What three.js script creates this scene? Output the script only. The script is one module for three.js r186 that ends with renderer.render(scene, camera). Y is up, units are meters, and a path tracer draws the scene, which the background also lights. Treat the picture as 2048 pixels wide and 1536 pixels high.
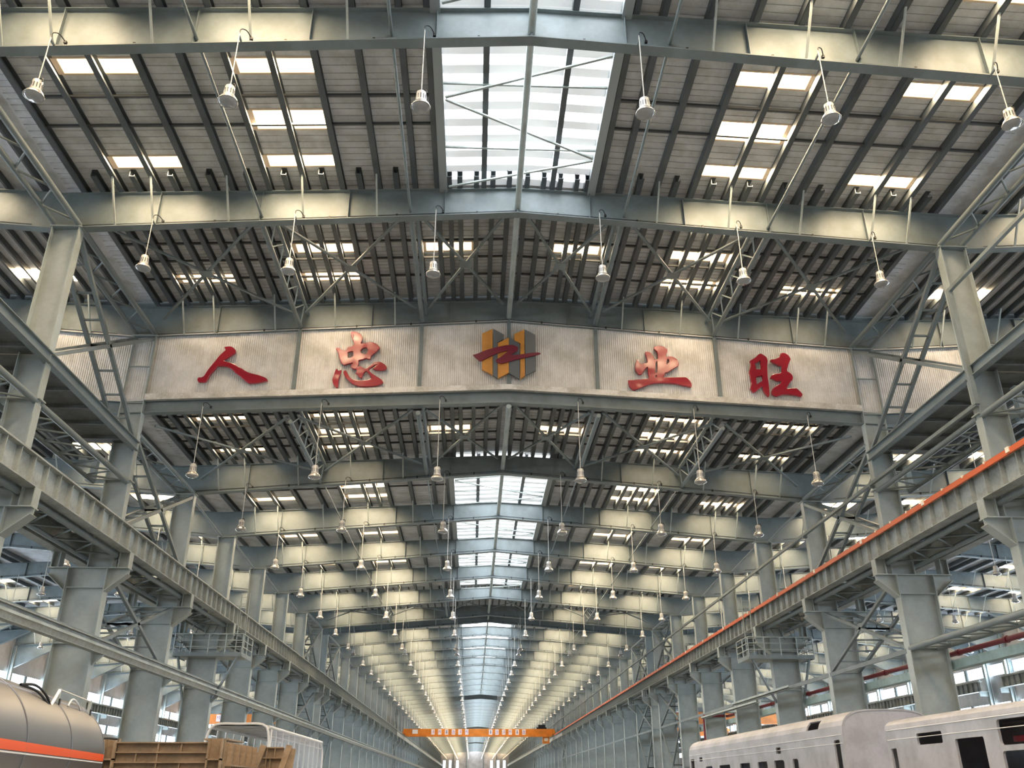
import * as THREE from 'three';
import { mergeGeometries } from 'three/addons/utils/BufferGeometryUtils.js';
import { RectAreaLightUniformsLib } from 'three/addons/lights/RectAreaLightUniformsLib.js';

// ---------------------------------------------------------------- camera, sky, light, exposure
const scene = new THREE.Scene();
const EYE = 1.6;
const camera = new THREE.PerspectiveCamera(47.50, 2048 / 1536, 0.1, 900);
camera.rotation.order = 'YXZ';
camera.position.set(-1.21, EYE, 0);
camera.rotation.set(THREE.MathUtils.degToRad(24.758), THREE.MathUtils.degToRad(-2.425), THREE.MathUtils.degToRad(-0.05));
scene.background = new THREE.Color(0.9, 0.95, 1.0);
const renderer = new THREE.WebGLRenderer();
renderer.toneMapping = THREE.LinearToneMapping;
renderer.toneMappingExposure = 1.0;
renderer.shadowMap.enabled = true;
RectAreaLightUniformsLib.init();
// daylight that comes through: sheets of yellowed plastic in the roof, the clear ridge glazing, the window bands of the side walls
const DAY = {
  patch: { tint: [1.0, 0.755, 0.47], power: 74 },
  ridge: { tint: [0.91, 0.96, 1.0], power: 13 },
  wall: { tint: [0.76, 0.90, 1.04], power: 23 },
};
function areaLight(day, w, h, x, y, d, face) {            // a sheet of daylight just in front of its glazing
  const l = new THREE.RectAreaLight(new THREE.Color().setRGB(...day.tint), day.power, w, h);
  l.position.set(x, y, -d);
  if (face === 'down') l.rotation.x = -Math.PI / 2; else l.rotation.y = face === 'right' ? -Math.PI / 2 : Math.PI / 2;
  scene.add(l);
}

// ---------------------------------------------------------------- helpers
let seed = 7;
const rnd = () => { seed = (seed * 1664525 + 1013904223) % 4294967296; return seed / 4294967296; };
const taken = {};
const numbered = n => { const k = taken[n] = (taken[n] ?? -1) + 1; return k ? `${n}_${String(k).padStart(3, '0')}` : n; };
const ORD = ['zeroth', 'first', 'second', 'third', 'fourth', 'fifth', 'sixth', 'seventh', 'eighth', 'ninth', 'tenth', 'eleventh', 'twelfth', 'thirteenth', 'fourteenth', 'fifteenth', 'sixteenth', 'seventeenth', 'eighteenth', 'nineteenth'];
const TENS = { 2: 'twent', 3: 'thirt', 4: 'fort', 5: 'fift', 6: 'sixt' };
const ord = n => n < 20 ? ORD[n] : n % 10 ? `${TENS[Math.floor(n / 10)]}y-${ORD[n % 10]}` : `${TENS[n / 10]}ieth`;
const SIDE = s => s < 0 ? 'tank car side' : 'white railcar side';
const P3 = (x, y, d) => new THREE.Vector3(x, y, -d);

function box(x0, x1, y0, y1, d0, d1) {
  return new THREE.BoxGeometry(Math.abs(x1 - x0), Math.abs(y1 - y0), Math.abs(d1 - d0)).translate((x0 + x1) / 2, (y0 + y1) / 2, -(d0 + d1) / 2);
}
function along(p, q) {                                     // matrix that turns +y into p->q at their middle
  const a = P3(...p), b = P3(...q), dir = b.clone().sub(a), len = dir.length();
  dir.normalize();
  let side = new THREE.Vector3(0, 1, 0).cross(dir);
  if (side.lengthSq() < 1e-4) side.set(1, 0, 0);
  side.normalize();
  const third = new THREE.Vector3().crossVectors(side, dir);
  return [new THREE.Matrix4().makeBasis(side, dir, third).setPosition(a.add(b).multiplyScalar(0.5)), len];
}
function bar(p, q, w, h = w) { const [m, len] = along(p, q); return new THREE.BoxGeometry(w, len, h).applyMatrix4(m); }      // w sideways, h upwards
function tube(p, q, r, seg = 8) { const [m, len] = along(p, q); return new THREE.CylinderGeometry(r, r, len, seg, 1).applyMatrix4(m); }
function prism(pts, d0, d1) {                              // convex polygon in x,y drawn out from d0 to d1
  let area = 0;
  pts.forEach((p, i) => { const q = pts[(i + 1) % pts.length]; area += p[0] * q[1] - q[0] * p[1]; });
  if (area < 0) pts = [...pts].reverse();
  const pos = [], n = pts.length, tri = (a, b, c) => pos.push(...a, ...b, ...c);
  const A = pts.map(p => [p[0], p[1], -d0]), B = pts.map(p => [p[0], p[1], -d1]);
  for (let i = 1; i < n - 1; i++) { tri(A[0], A[i], A[i + 1]); tri(B[0], B[i + 1], B[i]); }
  for (let i = 0; i < n; i++) { const j = (i + 1) % n; tri(A[i], B[i], B[j]); tri(A[i], B[j], A[j]); }
  const g = new THREE.BufferGeometry();
  g.setAttribute('position', new THREE.Float32BufferAttribute(pos, 3));
  g.computeVertexNormals();
  g.setAttribute('uv', new THREE.Float32BufferAttribute(new Float32Array(pos.length / 3 * 2), 2));
  return g;
}
function path(points, r, seg = 24, rad = 6) { return new THREE.TubeGeometry(new THREE.CatmullRomCurve3(points.map(p => P3(...p))), seg, r, rad, false); }
function lathe(profile, seg = 20) { return new THREE.LatheGeometry(profile.map(p => new THREE.Vector2(...p)), seg); }
function mirrored(g) {
  const r = (g.index ? g.toNonIndexed() : g.clone()).applyMatrix4(new THREE.Matrix4().makeScale(-1, 1, 1));
  for (const name of Object.keys(r.attributes)) {
    const a = r.attributes[name], n = a.itemSize;
    for (let i = 0; i < a.count; i += 3) for (let k = 0; k < n; k++) { const t = a.array[(i + 1) * n + k]; a.array[(i + 1) * n + k] = a.array[(i + 2) * n + k]; a.array[(i + 2) * n + k] = t; }
  }
  return r;
}
function join(gs) {
  gs = [gs].flat(3);
  if (gs.some(g => !g.index)) gs = gs.map(g => g.index ? g.toNonIndexed() : g);
  const g = gs.length > 1 ? mergeGeometries(gs) : gs[0].clone();
  const p = g.attributes.position, n = g.attributes.normal, uv = new Float32Array(p.count * 2);
  for (let i = 0; i < p.count; i++) {                      // texture coordinates in metres, along the face
    const ax = Math.abs(n.getX(i)), ay = Math.abs(n.getY(i)), az = Math.abs(n.getZ(i));
    const [u, v] = ax > ay && ax > az ? [p.getZ(i), p.getY(i)] : ay > az ? [p.getX(i), p.getZ(i)] : [p.getX(i), p.getY(i)];
    uv[i * 2] = u; uv[i * 2 + 1] = v;
  }
  g.setAttribute('uv', new THREE.BufferAttribute(uv, 2));
  return g;
}
function put(name, g, m, parent) {
  const o = new THREE.Mesh(g, m);
  o.name = name; o.castShadow = o.receiveShadow = true;
  parent.add(o);
  return o;
}
const part = (name, gs, m, parent) => put(name, join(gs), m, parent);
function tag(o, label, category, group, kind) {
  o.userData = { label, category };
  if (group) o.userData.group = group;
  if (kind) o.userData.kind = kind;
  return o;
}
function thing(name, label, category, group, at = [0, 0, 0], kind = 'thing') {
  const o = new THREE.Group();
  o.name = numbered(name); o.position.copy(P3(...at)); scene.add(o);
  return tag(o, label, category, group, kind);
}
function dup(src, label, at) {
  const o = src.clone();
  o.name = numbered(src.name.replace(/_\d\d\d$/, '')); o.userData = { ...src.userData, label };
  o.position.copy(P3(...at)); scene.add(o);
  return o;
}
const whole = (name, gs, m, label, category, group, kind) => { const o = part(name, gs, m, scene); o.name = numbered(name); return tag(o, label, category, group, kind); };

// ---------------------------------------------------------------- materials
function noiseTexture(size, cells, lo, hi, tintA, tintB, srgb) {         // tiling value noise between two colours
  const grids = cells.map(c => Float32Array.from({ length: c * c }, rnd)), a = new Uint8Array(size * size * 4);
  for (let y = 0; y < size; y++) for (let x = 0; x < size; x++) {
    let v = 0, w = 0;
    cells.forEach((c, k) => {
      const fx = x / size * c, fy = y / size * c, x0 = Math.floor(fx), y0 = Math.floor(fy), sx = fx - x0, sy = fy - y0, g = grids[k];
      const ux = sx * sx * (3 - 2 * sx), uy = sy * sy * (3 - 2 * sy), at = (i, j) => g[(j % c) * c + (i % c)];
      const amp = 1 / (k + 1);
      v += amp * ((at(x0, y0) * (1 - ux) + at(x0 + 1, y0) * ux) * (1 - uy) + (at(x0, y0 + 1) * (1 - ux) + at(x0 + 1, y0 + 1) * ux) * uy); w += amp;
    });
    v = Math.min(1, Math.max(0, (v / w - lo) / (hi - lo)));
    for (let k = 0; k < 3; k++) a[(y * size + x) * 4 + k] = Math.round(tintA[k] * (1 - v) + tintB[k] * v);
    a[(y * size + x) * 4 + 3] = 255;
  }
  const t = new THREE.DataTexture(a, size, size);
  t.wrapS = t.wrapT = THREE.RepeatWrapping; t.magFilter = THREE.LinearFilter; t.minFilter = THREE.LinearMipmapLinearFilter; t.generateMipmaps = true;
  if (srgb) t.colorSpace = THREE.SRGBColorSpace;
  t.needsUpdate = true;
  return t;
}
const scaled = (t, r) => { const c = t.clone(); c.repeat.set(r, r); c.needsUpdate = true; return c; };
const mottle = noiseTexture(256, [5, 11, 29, 83], 0.25, 0.75, [222, 222, 218], [255, 255, 255], true);
const grime = noiseTexture(256, [4, 9, 31, 90], 0.3, 0.7, [196, 194, 188], [255, 255, 255], true);
const dents = noiseTexture(256, [7, 13, 21], 0.1, 0.9, [0, 0, 0], [255, 255, 255], false);
const std = (r, g, b, rough, more = {}) => new THREE.MeshStandardMaterial({ color: new THREE.Color().setRGB(r, g, b), roughness: rough, metalness: 0, ...more });
const M = {
  steel: std(0.185, 0.222, 0.236, 0.5, { map: scaled(mottle, 0.31) }),           // grey-green paint of the frames
  column: std(0.37, 0.413, 0.41, 0.5, { map: scaled(mottle, 0.23) }),
  girder: std(0.37, 0.40, 0.39, 0.5, { map: scaled(grime, 0.4) }),
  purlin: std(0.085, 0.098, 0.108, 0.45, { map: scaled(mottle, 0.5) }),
  pale: std(0.39, 0.435, 0.43, 0.45, { map: scaled(mottle, 0.5) }),
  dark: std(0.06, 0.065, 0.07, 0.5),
  deck: std(0.15, 0.16, 0.158, 0.6, { map: scaled(grime, 0.5) }),  // shade beneath the decks is put into this darkened plate colour
  black: std(0.012, 0.012, 0.013, 0.5),
  sheet: std(0.65, 0.675, 0.73, 0.55, { map: scaled(mottle, 0.6) }),
  curb: std(0.30, 0.33, 0.34, 0.5),
  beige: std(0.62, 0.50, 0.40, 0.6),
  cladding: std(0.71, 0.70, 0.70, 0.32, { map: scaled(mottle, 0.4) }),
  flashing: std(0.72, 0.70, 0.68, 0.4, { map: scaled(grime, 0.5) }),
  red: new THREE.MeshPhysicalMaterial({ color: new THREE.Color().setRGB(0.31, 0.014, 0.03), roughness: 0.22, clearcoat: 0.6, clearcoatRoughness: 0.12, bumpMap: scaled(dents, 0.22), bumpScale: 0.05 }),
  maroon: std(0.17, 0.012, 0.03, 0.35),
  logoOrange: std(0.62, 0.27, 0.045, 0.4, { map: scaled(mottle, 0.8) }),
  logoGrey: std(0.115, 0.125, 0.135, 0.4),
  crane: std(0.72, 0.23, 0.025, 0.42, { map: scaled(mottle, 0.3) }),
  conductor: std(0.52, 0.10, 0.03, 0.45),
  clip: std(0.72, 0.66, 0.55, 0.5),
  lampBody: std(0.52, 0.51, 0.49, 0.38, { metalness: 0.25 }),
  lampRim: std(0.60, 0.58, 0.55, 0.25, { metalness: 0.6 }),
  lens: new THREE.MeshPhysicalMaterial({ color: new THREE.Color().setRGB(0.24, 0.25, 0.26), roughness: 0.12, metalness: 0, clearcoat: 1, clearcoatRoughness: 0.05 }),
  wire: std(0.55, 0.54, 0.51, 0.5),
  redPipe: std(0.15, 0.009, 0.016, 0.4),
  mint: std(0.36, 0.47, 0.45, 0.5, { map: scaled(mottle, 0.5) }),
  floor: std(0.24, 0.26, 0.27, 0.6, { map: scaled(grime, 0.05) }),
  wall: std(0.46, 0.45, 0.46, 0.6, { map: scaled(mottle, 0.2) }),
  aluminium: std(0.20, 0.203, 0.215, 0.34, { metalness: 0.82 }),
  stripe: std(0.74, 0.085, 0.012, 0.4),
  brown: std(0.35, 0.245, 0.155, 0.55, { map: scaled(grime, 0.7) }),
  white: std(0.72, 0.71, 0.70, 0.45),
  carBody: std(0.40, 0.40, 0.435, 0.5, { map: scaled(mottle, 0.35) }),
  primer: std(0.42, 0.42, 0.475, 0.55, { map: scaled(mottle, 0.4) }),
  film: new THREE.MeshPhysicalMaterial({ color: new THREE.Color().setRGB(0.82, 0.82, 0.84), roughness: 0.25, transmission: 0.8, thickness: 0, side: THREE.DoubleSide }),
  paper: std(0.78, 0.76, 0.78, 0.6),
};
const glow = (day, k) => new THREE.MeshStandardMaterial({ color: new THREE.Color().setRGB(0.7, 0.7, 0.68), roughness: 0.5, emissive: new THREE.Color().setRGB(...day.tint), emissiveIntensity: k });
// near sheets are seen glowing and an area light under each gives the room its light; the far ones light the room themselves
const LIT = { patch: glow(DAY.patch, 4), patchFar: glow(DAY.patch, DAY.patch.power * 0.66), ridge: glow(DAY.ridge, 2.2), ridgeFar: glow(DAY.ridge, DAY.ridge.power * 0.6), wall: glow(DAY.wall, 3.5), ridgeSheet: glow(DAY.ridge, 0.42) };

// ---------------------------------------------------------------- layout of the hall (metres; d = distance ahead of the camera)
const BAY = 7.5, D = k => 16.57 + BAY * (k - 1);           // frame k stands at D(k); the high hall ends at frame 3
const LINE = 14.9, HALF = 14.9, WALLX = 45.0, DEND = 402, DBACK = -13.5;
const FR = [];                                             // every frame in view: n-th from the camera
for (let k = 1; k <= 9; k++) FR.push({ n: k, d: D(k), hi: k <= 3 });
for (let i = 0; i < 43; i++) FR.push({ n: 10 + i, d: D(9.45) + BAY * i, hi: false });
const fold = x => { const a = Math.abs(x); return a <= LINE ? a : Math.abs(a - 2 * LINE); };
const HI = { y0: 20.22, s: 0.045, top0: 19.95, tops: 0.045, bot0: 18.95, bots: 0.070, col: 17.96, lamp: 16.27 };
const LO = { y0: 16.12, s: 0.050, top0: 15.85, tops: 0.050, bot0: 14.98, bots: 0.083, col: 13.75, lamp: 12.0 };
const roofY = (R, x) => R.y0 - R.s * fold(x);

// ---------------------------------------------------------------- floor, walls, windows
whole('floor', box(-WALLX - 0.5, WALLX + 0.5, -0.3, 0, DBACK, DEND), M.floor, 'grey concrete floor of the whole factory hall', 'floor', null, 'structure');
for (const s of [-1, 1]) {
  const nm = s < 0 ? 'left' : 'right', X0 = s * WALLX, X1 = s * (WALLX + 0.3), w = thing(`wall_${nm}`, `grey outer wall with two window bands beyond the ${s < 0 ? 'tank car' : 'white railcars'}`, 'wall', null, [0, 0, 0], 'structure');
  part('cladding_band', [box(X0, X1, 0, 7.35, DBACK, DEND), box(X0, X1, 8.25, 10.5, DBACK, DEND)], M.wall, w);
  part('upper_cladding', [box(X0, X1, 11.42, 16, DBACK, DEND), box(X0, X1, 16, 20.4, DBACK, D(3) + 0.3)], M.wall, w);
  [[7.35, 8.25], [10.5, 11.42]].forEach(([y0, y1], strip) => {
    const g = thing(`window_${(s < 0 ? 1 : 3) + strip}`, `${strip ? 'upper' : 'lower'} bright window band in the outer wall beyond the ${s < 0 ? 'tank car' : 'white railcars'}`, 'window', null, [0, 0, 0], 'structure');
    const pane = join(box(0, 0.03, y0, y1, 0, 3.55));
    for (let k = -3; k < 28; k++) for (const o of [0.2, 3.77]) { const m = put('window_pane', pane, LIT.wall, g); m.position.set(s * (WALLX + 0.1), 0, -(D(k) + o)); }
    part('window_frame', Array.from({ length: 31 }, (_, i) => box(s * (WALLX - 0.03), s * (WALLX + 0.2), y0, y1, D(-3) + i * BAY - 0.2, D(-3) + i * BAY + 0.2)), M.steel, g);
    for (let k = 0; k < 4; k++) areaLight(DAY.wall, 55, y1 - y0, s * (WALLX - 0.06), (y0 + y1) / 2, D(-3) + 28 + k * 56, s < 0 ? 'right' : 'left');
  });
}
whole('wall_front', box(-WALLX, WALLX, 0, 20.4, DBACK - 0.3, DBACK), M.wall, 'unseen plain grey end wall, moved close behind the viewer to cut light', 'wall', null, 'structure');  // unseen; moved in close to cut light on camera-facing steel
{
  const w = thing('wall_back', 'pale far end wall with six tall bright windows', 'wall', null, [0, 0, 0], 'structure'), d0 = DEND, d1 = DEND + 0.3;
  const win = [-12.9, -10.4, -7.4, 7.0, 9.8, 12.4], ww = 1.05, y0 = 2.5, y1 = 11.6;
  let x = -WALLX; const gs = [box(-WALLX, WALLX, 0, y0, d0, d1), box(-WALLX, WALLX, y1, 16.2, d0, d1)];
  for (const c of [...win, null]) { const e = c === null ? WALLX : c - ww / 2; gs.push(box(x, e, y0, y1, d0, d1)); x = c + ww / 2; }
  part('cladding_band', gs, M.wall, w);
  part('end_post', [-9.0, -3.6, 3.6, 9.0].map(p => box(p - 0.15, p + 0.15, 0, 15, d0 - 0.3, d0)), M.steel, w);
  for (const s of [-1, 1]) {
    const g = thing(`window_${s < 0 ? 5 : 6}`, `three tall bright windows in the far end wall, ${SIDE(s)}`, 'window', null, [0, 0, 0], 'structure');
    for (const c of win.filter(c => c * s > 0)) for (let k = 0; k < 2; k++) put('window_pane', join(box(c - ww / 2, c + ww / 2, y0 + k * 4.55, y0 + 4.55 + k * 4.55, d0 + 0.1, d0 + 0.15)), LIT.wall, g);
  }
}

// ---------------------------------------------------------------- the roof: sheets, purlins, plastic light panels, ridge glazing
const PUR = [2.72, 3.45, 4.65, 5.85, 7.05, 8.25, 9.45, 10.65, 11.85, 13.05, 14.25];
const MORE = [4.05, 5.25, 6.45, 7.65, 8.85, 10.05, 11.25, 12.45, 13.65], RIDGE_MORE = [0.3, 0.85, 1.4, 1.95, 2.3];
const PW = 0.6;                                            // depth of a light panel
const MIDX = [5.9, 8.2], OUTX = [10.7, 13.0], INX = [1.5, 3.4];
function bayOf(b) {                                        // where along the bay (metres after its frame) the light panels of each column lie
  const far = { mid: [3.84, 5.88], out: [5.88], inn: [], ridge: true, dense: () => false, sag: [3.13, 4.35], R: LO };
  if (b <= 1) return { ...far, mid: [1.8, 3.84, 5.88], out: [1.8, 5.88], R: HI };
  if (b === 2) return { mid: [1.4, 3.4, 5.4], out: [5.4], inn: [3.42], ridge: false, dense: () => true, sag: [3.1, 4.25, 5.5], R: HI };
  if (b === 3) return { mid: [2.05, 3.98, 5.8], out: [2.05, 5.8], inn: [3.98], ridge: false, dense: () => true, sag: [1.9, 3.1, 4.6, 5.6], R: LO };
  if (b === 4) return { ...far, dense: x => x > 3.5 || Math.abs(x) < 7.2 && Math.abs(x) > 5.8 };
  return { ...far, ridge: b < 8, dense: () => b === 8 };
}
const deep = (o, xr) => o === 3.84 && xr === MIDX ? 0.87 : PW;
const sheetPrism = (R, s, x0, x1, dy, t, d0, d1) => prism([[s * x0, roofY(R, x0) + dy], [s * x1, roofY(R, x1) + dy], [s * x1, roofY(R, x1) + dy + t], [s * x0, roofY(R, x0) + dy + t]], d0, d1);
const ceiling = thing('ceiling', 'white ribbed sheet roof on dark purlins over the middle hall', 'ceiling', null, [0, 0, 0], 'structure');
const purlinGeo = {};
function purlin(x, R, d0, len, parent) {
  const key = len.toFixed(2);
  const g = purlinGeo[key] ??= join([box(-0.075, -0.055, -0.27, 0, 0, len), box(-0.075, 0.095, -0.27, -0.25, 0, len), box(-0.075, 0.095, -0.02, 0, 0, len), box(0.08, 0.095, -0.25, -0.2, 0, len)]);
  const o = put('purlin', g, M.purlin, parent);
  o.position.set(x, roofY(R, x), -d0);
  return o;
}
const farPurlins = [], sagGeos = [];
function purlinXs(c, s) {
  const xs = PUR.filter(() => true);
  for (const x of MORE) if (c.dense(s * x)) xs.push(x);
  if (!c.ridge) xs.push(...RIDGE_MORE);
  return xs;
}
const ridgeStrip = {};
for (let b = 0; b <= 7; b++) {                             // the bays one can see from below, sheet by sheet
  const c = bayOf(b), d0 = D(b), R = c.R, skyRows = [...new Set([...c.mid, ...c.out, ...c.inn])].sort((p, q) => p - q);
  const cuts = [0];
  for (const o of skyRows) { const w = o === 3.84 ? 0.87 : PW; if (o > cuts.at(-1) + 0.05) cuts.push(o); if (o + w > cuts.at(-1) + 0.05) cuts.push(o + w); }
  cuts.push(BAY);
  const rows = [];
  for (let i = 0; i + 1 < cuts.length; i++) { const n = Math.max(1, Math.round((cuts[i + 1] - cuts[i]) / 0.75)); for (let k = 0; k < n; k++) rows.push([cuts[i] + (cuts[i + 1] - cuts[i]) * k / n, cuts[i] + (cuts[i + 1] - cuts[i]) * (k + 1) / n]); }
  for (const s of [-1, 1]) {
    for (const [o0, o1] of rows) {
      const mid = (o0 + o1) / 2, open = [];
      for (const [list, xr] of [[c.inn, INX], [c.mid, MIDX], [c.out, OUTX]]) if (list.some(o => mid > o && mid < o + deep(o, xr))) open.push(xr);
      let x = c.ridge ? 2.62 : 0.001;
      for (const [a, e] of [...open, [14.9, 14.9]]) {
        const gs = [sheetPrism(R, s, x, a, 0.022, 0.02, d0 + o0, d0 + o1)];
        const n = Math.max(1, Math.round((o1 - o0) / 0.28)), w = (o1 - o0) / n;
        for (let k = 0; k < n; k++) gs.push(sheetPrism(R, s, x, a, 0, 0.022, d0 + o0 + k * w + 0.018, d0 + o0 + (k + 1) * w - 0.018));
        part('roof_sheet', gs, M.sheet, ceiling);
        x = e;
      }
    }
    for (const [list, xr] of [[c.inn, INX], [c.mid, MIDX], [c.out, OUTX]]) for (const o of list) {
      const W = deep(o, xr);
      part('skylight_panel', sheetPrism(R, s, xr[0] + 0.04, xr[1] - 0.04, 0.004, 0.02, d0 + o + 0.03, d0 + o + W - 0.03), LIT.patch, ceiling);
      const yy = x => roofY(R, x);
      part('skylight_frame', [sheetPrism(R, s, xr[0] - 0.02, xr[0] + 0.06, -0.03, 0.03, d0 + o, d0 + o + W), sheetPrism(R, s, xr[1] - 0.14, xr[1] + 0.02, -0.03, 0.03, d0 + o, d0 + o + W), sheetPrism(R, s, xr[0], xr[1], -0.02, 0.03, d0 + o - 0.03, d0 + o + 0.03), sheetPrism(R, s, xr[0], xr[1], -0.02, 0.03, d0 + o + W - 0.03, d0 + o + W + 0.03)], M.beige, ceiling);
      const w = (xr[1] - xr[0]) / 2 - 0.1;
      for (const xc of [xr[0] * 0.75 + xr[1] * 0.25, xr[0] * 0.25 + xr[1] * 0.75]) areaLight({ ...DAY.patch, power: DAY.patch.power * (b === 2 ? 0.6 : b === 3 ? 0.35 : 1) }, w, W - 0.06, s * xc, yy(xc) - 0.06, d0 + o + W / 2, 'down');
    }
    for (const x of purlinXs(c, s)) purlin(s * x, R, d0, BAY, ceiling);
    if (b === 1) for (const x of [...MORE, ...RIDGE_MORE]) purlin(s * x, R, d0 + BAY - (x < 2.6 ? 0.75 : 0.95), x < 2.6 ? 0.75 : 0.95, ceiling);
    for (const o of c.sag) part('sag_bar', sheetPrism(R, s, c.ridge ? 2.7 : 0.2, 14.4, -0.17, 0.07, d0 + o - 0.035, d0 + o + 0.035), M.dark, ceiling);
  }
  if (c.ridge) {
    part('skylight_curb', [-1, 1].flatMap(s => [prism([[s * 2.36, roofY(R, 2.36) - 0.33], [s * 2.62, roofY(R, 2.62) - 0.33], [s * 2.62, roofY(R, 2.62) + 0.04], [s * 2.36, roofY(R, 2.36) + 0.04]], d0, d0 + BAY)]), M.curb, ceiling);
    for (let i = 0; i < 10; i++) {
      const o = 0.22 + i * 0.73;
      for (const s of [-1, 1]) {
        part('skylight_panel', sheetPrism(R, s, 0.01, 2.36, 0.0, 0.02, d0 + o, d0 + o + 0.4), LIT.ridge, ceiling);
        part('ridge_skylight_sheet', [sheetPrism(R, s, 0.001, 2.36, -0.03, 0.06, d0 + o + 0.4, d0 + o + 0.73), ...(i ? [] : [sheetPrism(R, s, 0.001, 2.36, -0.03, 0.06, d0, d0 + o)])], LIT.ridgeSheet, ceiling);
      }
    }
    for (const s of [-1, 1]) purlin(s * 1.15, R, d0, BAY, ceiling);
    part('ridge_bar', [2.55, 5.3].map(o => box(-2.4, 2.4, roofY(R, 1.2) - 0.3, roofY(R, 1.2) - 0.24, d0 + o, d0 + o + 0.06)), M.pale, ceiling);
    const bottom = roofY(R, 1.2) - 0.45;
    part('ridge_brace', [[[2.3, 1.2], [-2.3, 2.95]], [[-2.3, 3.05], [2.3, 5.5]], [[2.3, 5.6], [-2.3, 7.1]]].map(([p, q]) => bar([p[0], bottom, d0 + p[1]], [q[0], bottom, d0 + q[1]], 0.07, 0.05)), M.pale, ceiling);
    for (const s of [-1, 1]) areaLight({ ...DAY.ridge, power: DAY.ridge.power * 0.55 }, 2.2, BAY - 0.6, s * 1.2, roofY(R, 1.2) - 0.05, d0 + BAY / 2, 'down');
  }
}
// the rest of the middle roof: behind the viewer and far ahead
const farBays = [];
for (let b = -3; b < 0; b++) farBays.push({ d: D(b), len: BAY, c: bayOf(b), R: HI });
for (let b = 8; b <= 8; b++) farBays.push({ d: D(b), len: BAY, c: bayOf(b), R: LO });
farBays.push({ d: D(9), len: D(9.45) - D(9), c: { mid: [], out: [], ridge: false, dense: () => true, sag: [] }, R: LO });
FR.filter(f => f.n >= 10).forEach((f, i) => farBays.push({ d: f.d, len: BAY, c: { mid: [3.84, 5.88], out: [5.88], ridge: ![9, 20, 31].includes(i), dense: () => false, sag: [] }, R: LO, far: i > 12 }));
{
  const gs = [];
  for (const s of [-1, 1]) { gs.push(sheetPrism(HI, s, 2.6, 14.9, 0.005, 0.03, DBACK, D(0))); gs.push(sheetPrism(LO, s, 2.6, 14.9, 0.005, 0.03, D(8), DEND)); gs.push(sheetPrism(HI, s, 0.001, 2.62, 0.03, 0.03, DBACK, D(0))); gs.push(sheetPrism(LO, s, 0.001, 2.62, 0.03, 0.03, D(8), DEND)); }
  part('roof_sheeting', gs, M.sheet, ceiling).userData.kind = 'stuff';
  const panel = {}, pg = [];
  for (const f of farBays) {
    for (const s of [-1, 1]) {
      for (const [list, xr] of [[f.c.mid, MIDX], [f.c.out, OUTX]]) for (const o of list) { const g = panel[`${s}${xr[0]}${f.R.y0}`] ??= join(sheetPrism(f.R, s, xr[0], xr[1], -0.03, 0.02, 0, PW)); put('skylight_panel', g, LIT.patchFar, ceiling).position.z = -(f.d + o); }
      if (f.c.ridge) { const g = panel[`r${s}${f.R.y0}`] ??= join(sheetPrism(f.R, s, 0.02, 2.36, -0.03, 0.02, 0, 3.3)); for (const o of [0.3, 3.9]) put('ridge_skylight_panel', g, LIT.ridgeFar, ceiling).position.z = -(f.d + o); }
      if (!f.far) for (const x of purlinXs(f.c, s)) pg.push(box(s * x - 0.01, s * x + 0.07, roofY(f.R, x) - 0.26, roofY(f.R, x), f.d, f.d + f.len));
    }
  }
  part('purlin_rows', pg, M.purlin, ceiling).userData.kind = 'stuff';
}
// the roofs of the two side halls
for (const s of [-1, 1]) {
  const c = thing('ceiling', `ribbed sheet roof of the side hall on the ${SIDE(s)}`, 'ceiling', null, [0, 0, 0], 'structure'), gs = [], pg = [];
  const seg = (R, d0, d1) => { for (const [a, e] of [[14.9, 29.8], [29.8, 45.2]]) gs.push(sheetPrism(R, s, a, e, 0.005, 0.03, d0, d1)); };
  seg(HI, DBACK, D(3)); seg(LO, D(3), DEND);
  part('roof_sheeting', gs, M.sheet, c).userData.kind = 'stuff';
  const panel = {};
  for (let b = -3; b <= 19; b++) {
    const cfg = b <= 9 ? bayOf(b) : { mid: [3.84, 5.88], out: [5.88], ridge: b !== 18, dense: () => false, sag: [] }, R = b <= 2 ? HI : LO, d0 = b <= 8 ? D(b) : D(b + 0.45);
    for (const u of [-1, 1]) for (const [list, xr] of [[cfg.mid, MIDX], [cfg.out, OUTX]]) for (const o of list.slice(-1)) {
      const x = 2 * LINE + u * xr[0], e = 2 * LINE + u * xr[1], g = panel[`${u}${xr[0]}${R.y0}`] ??= join(sheetPrism(R, s, x, e, -0.03, 0.02, 0, PW));
      put('skylight_panel', g, LIT.patchFar, c).position.z = -(d0 + o);
    }
    for (const u of [-1, 1]) for (const x of purlinXs({ ...cfg, dense: () => b === 2 || b === 3, ridge: true }, u)) { const X = 2 * LINE + u * x; pg.push(box(s * X - 0.04, s * X + 0.04, roofY(R, X) - 0.24, roofY(R, X), d0, d0 + BAY)); }
  }
  part('purlin_rows', pg, M.purlin, c).userData.kind = 'stuff';
}

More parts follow.
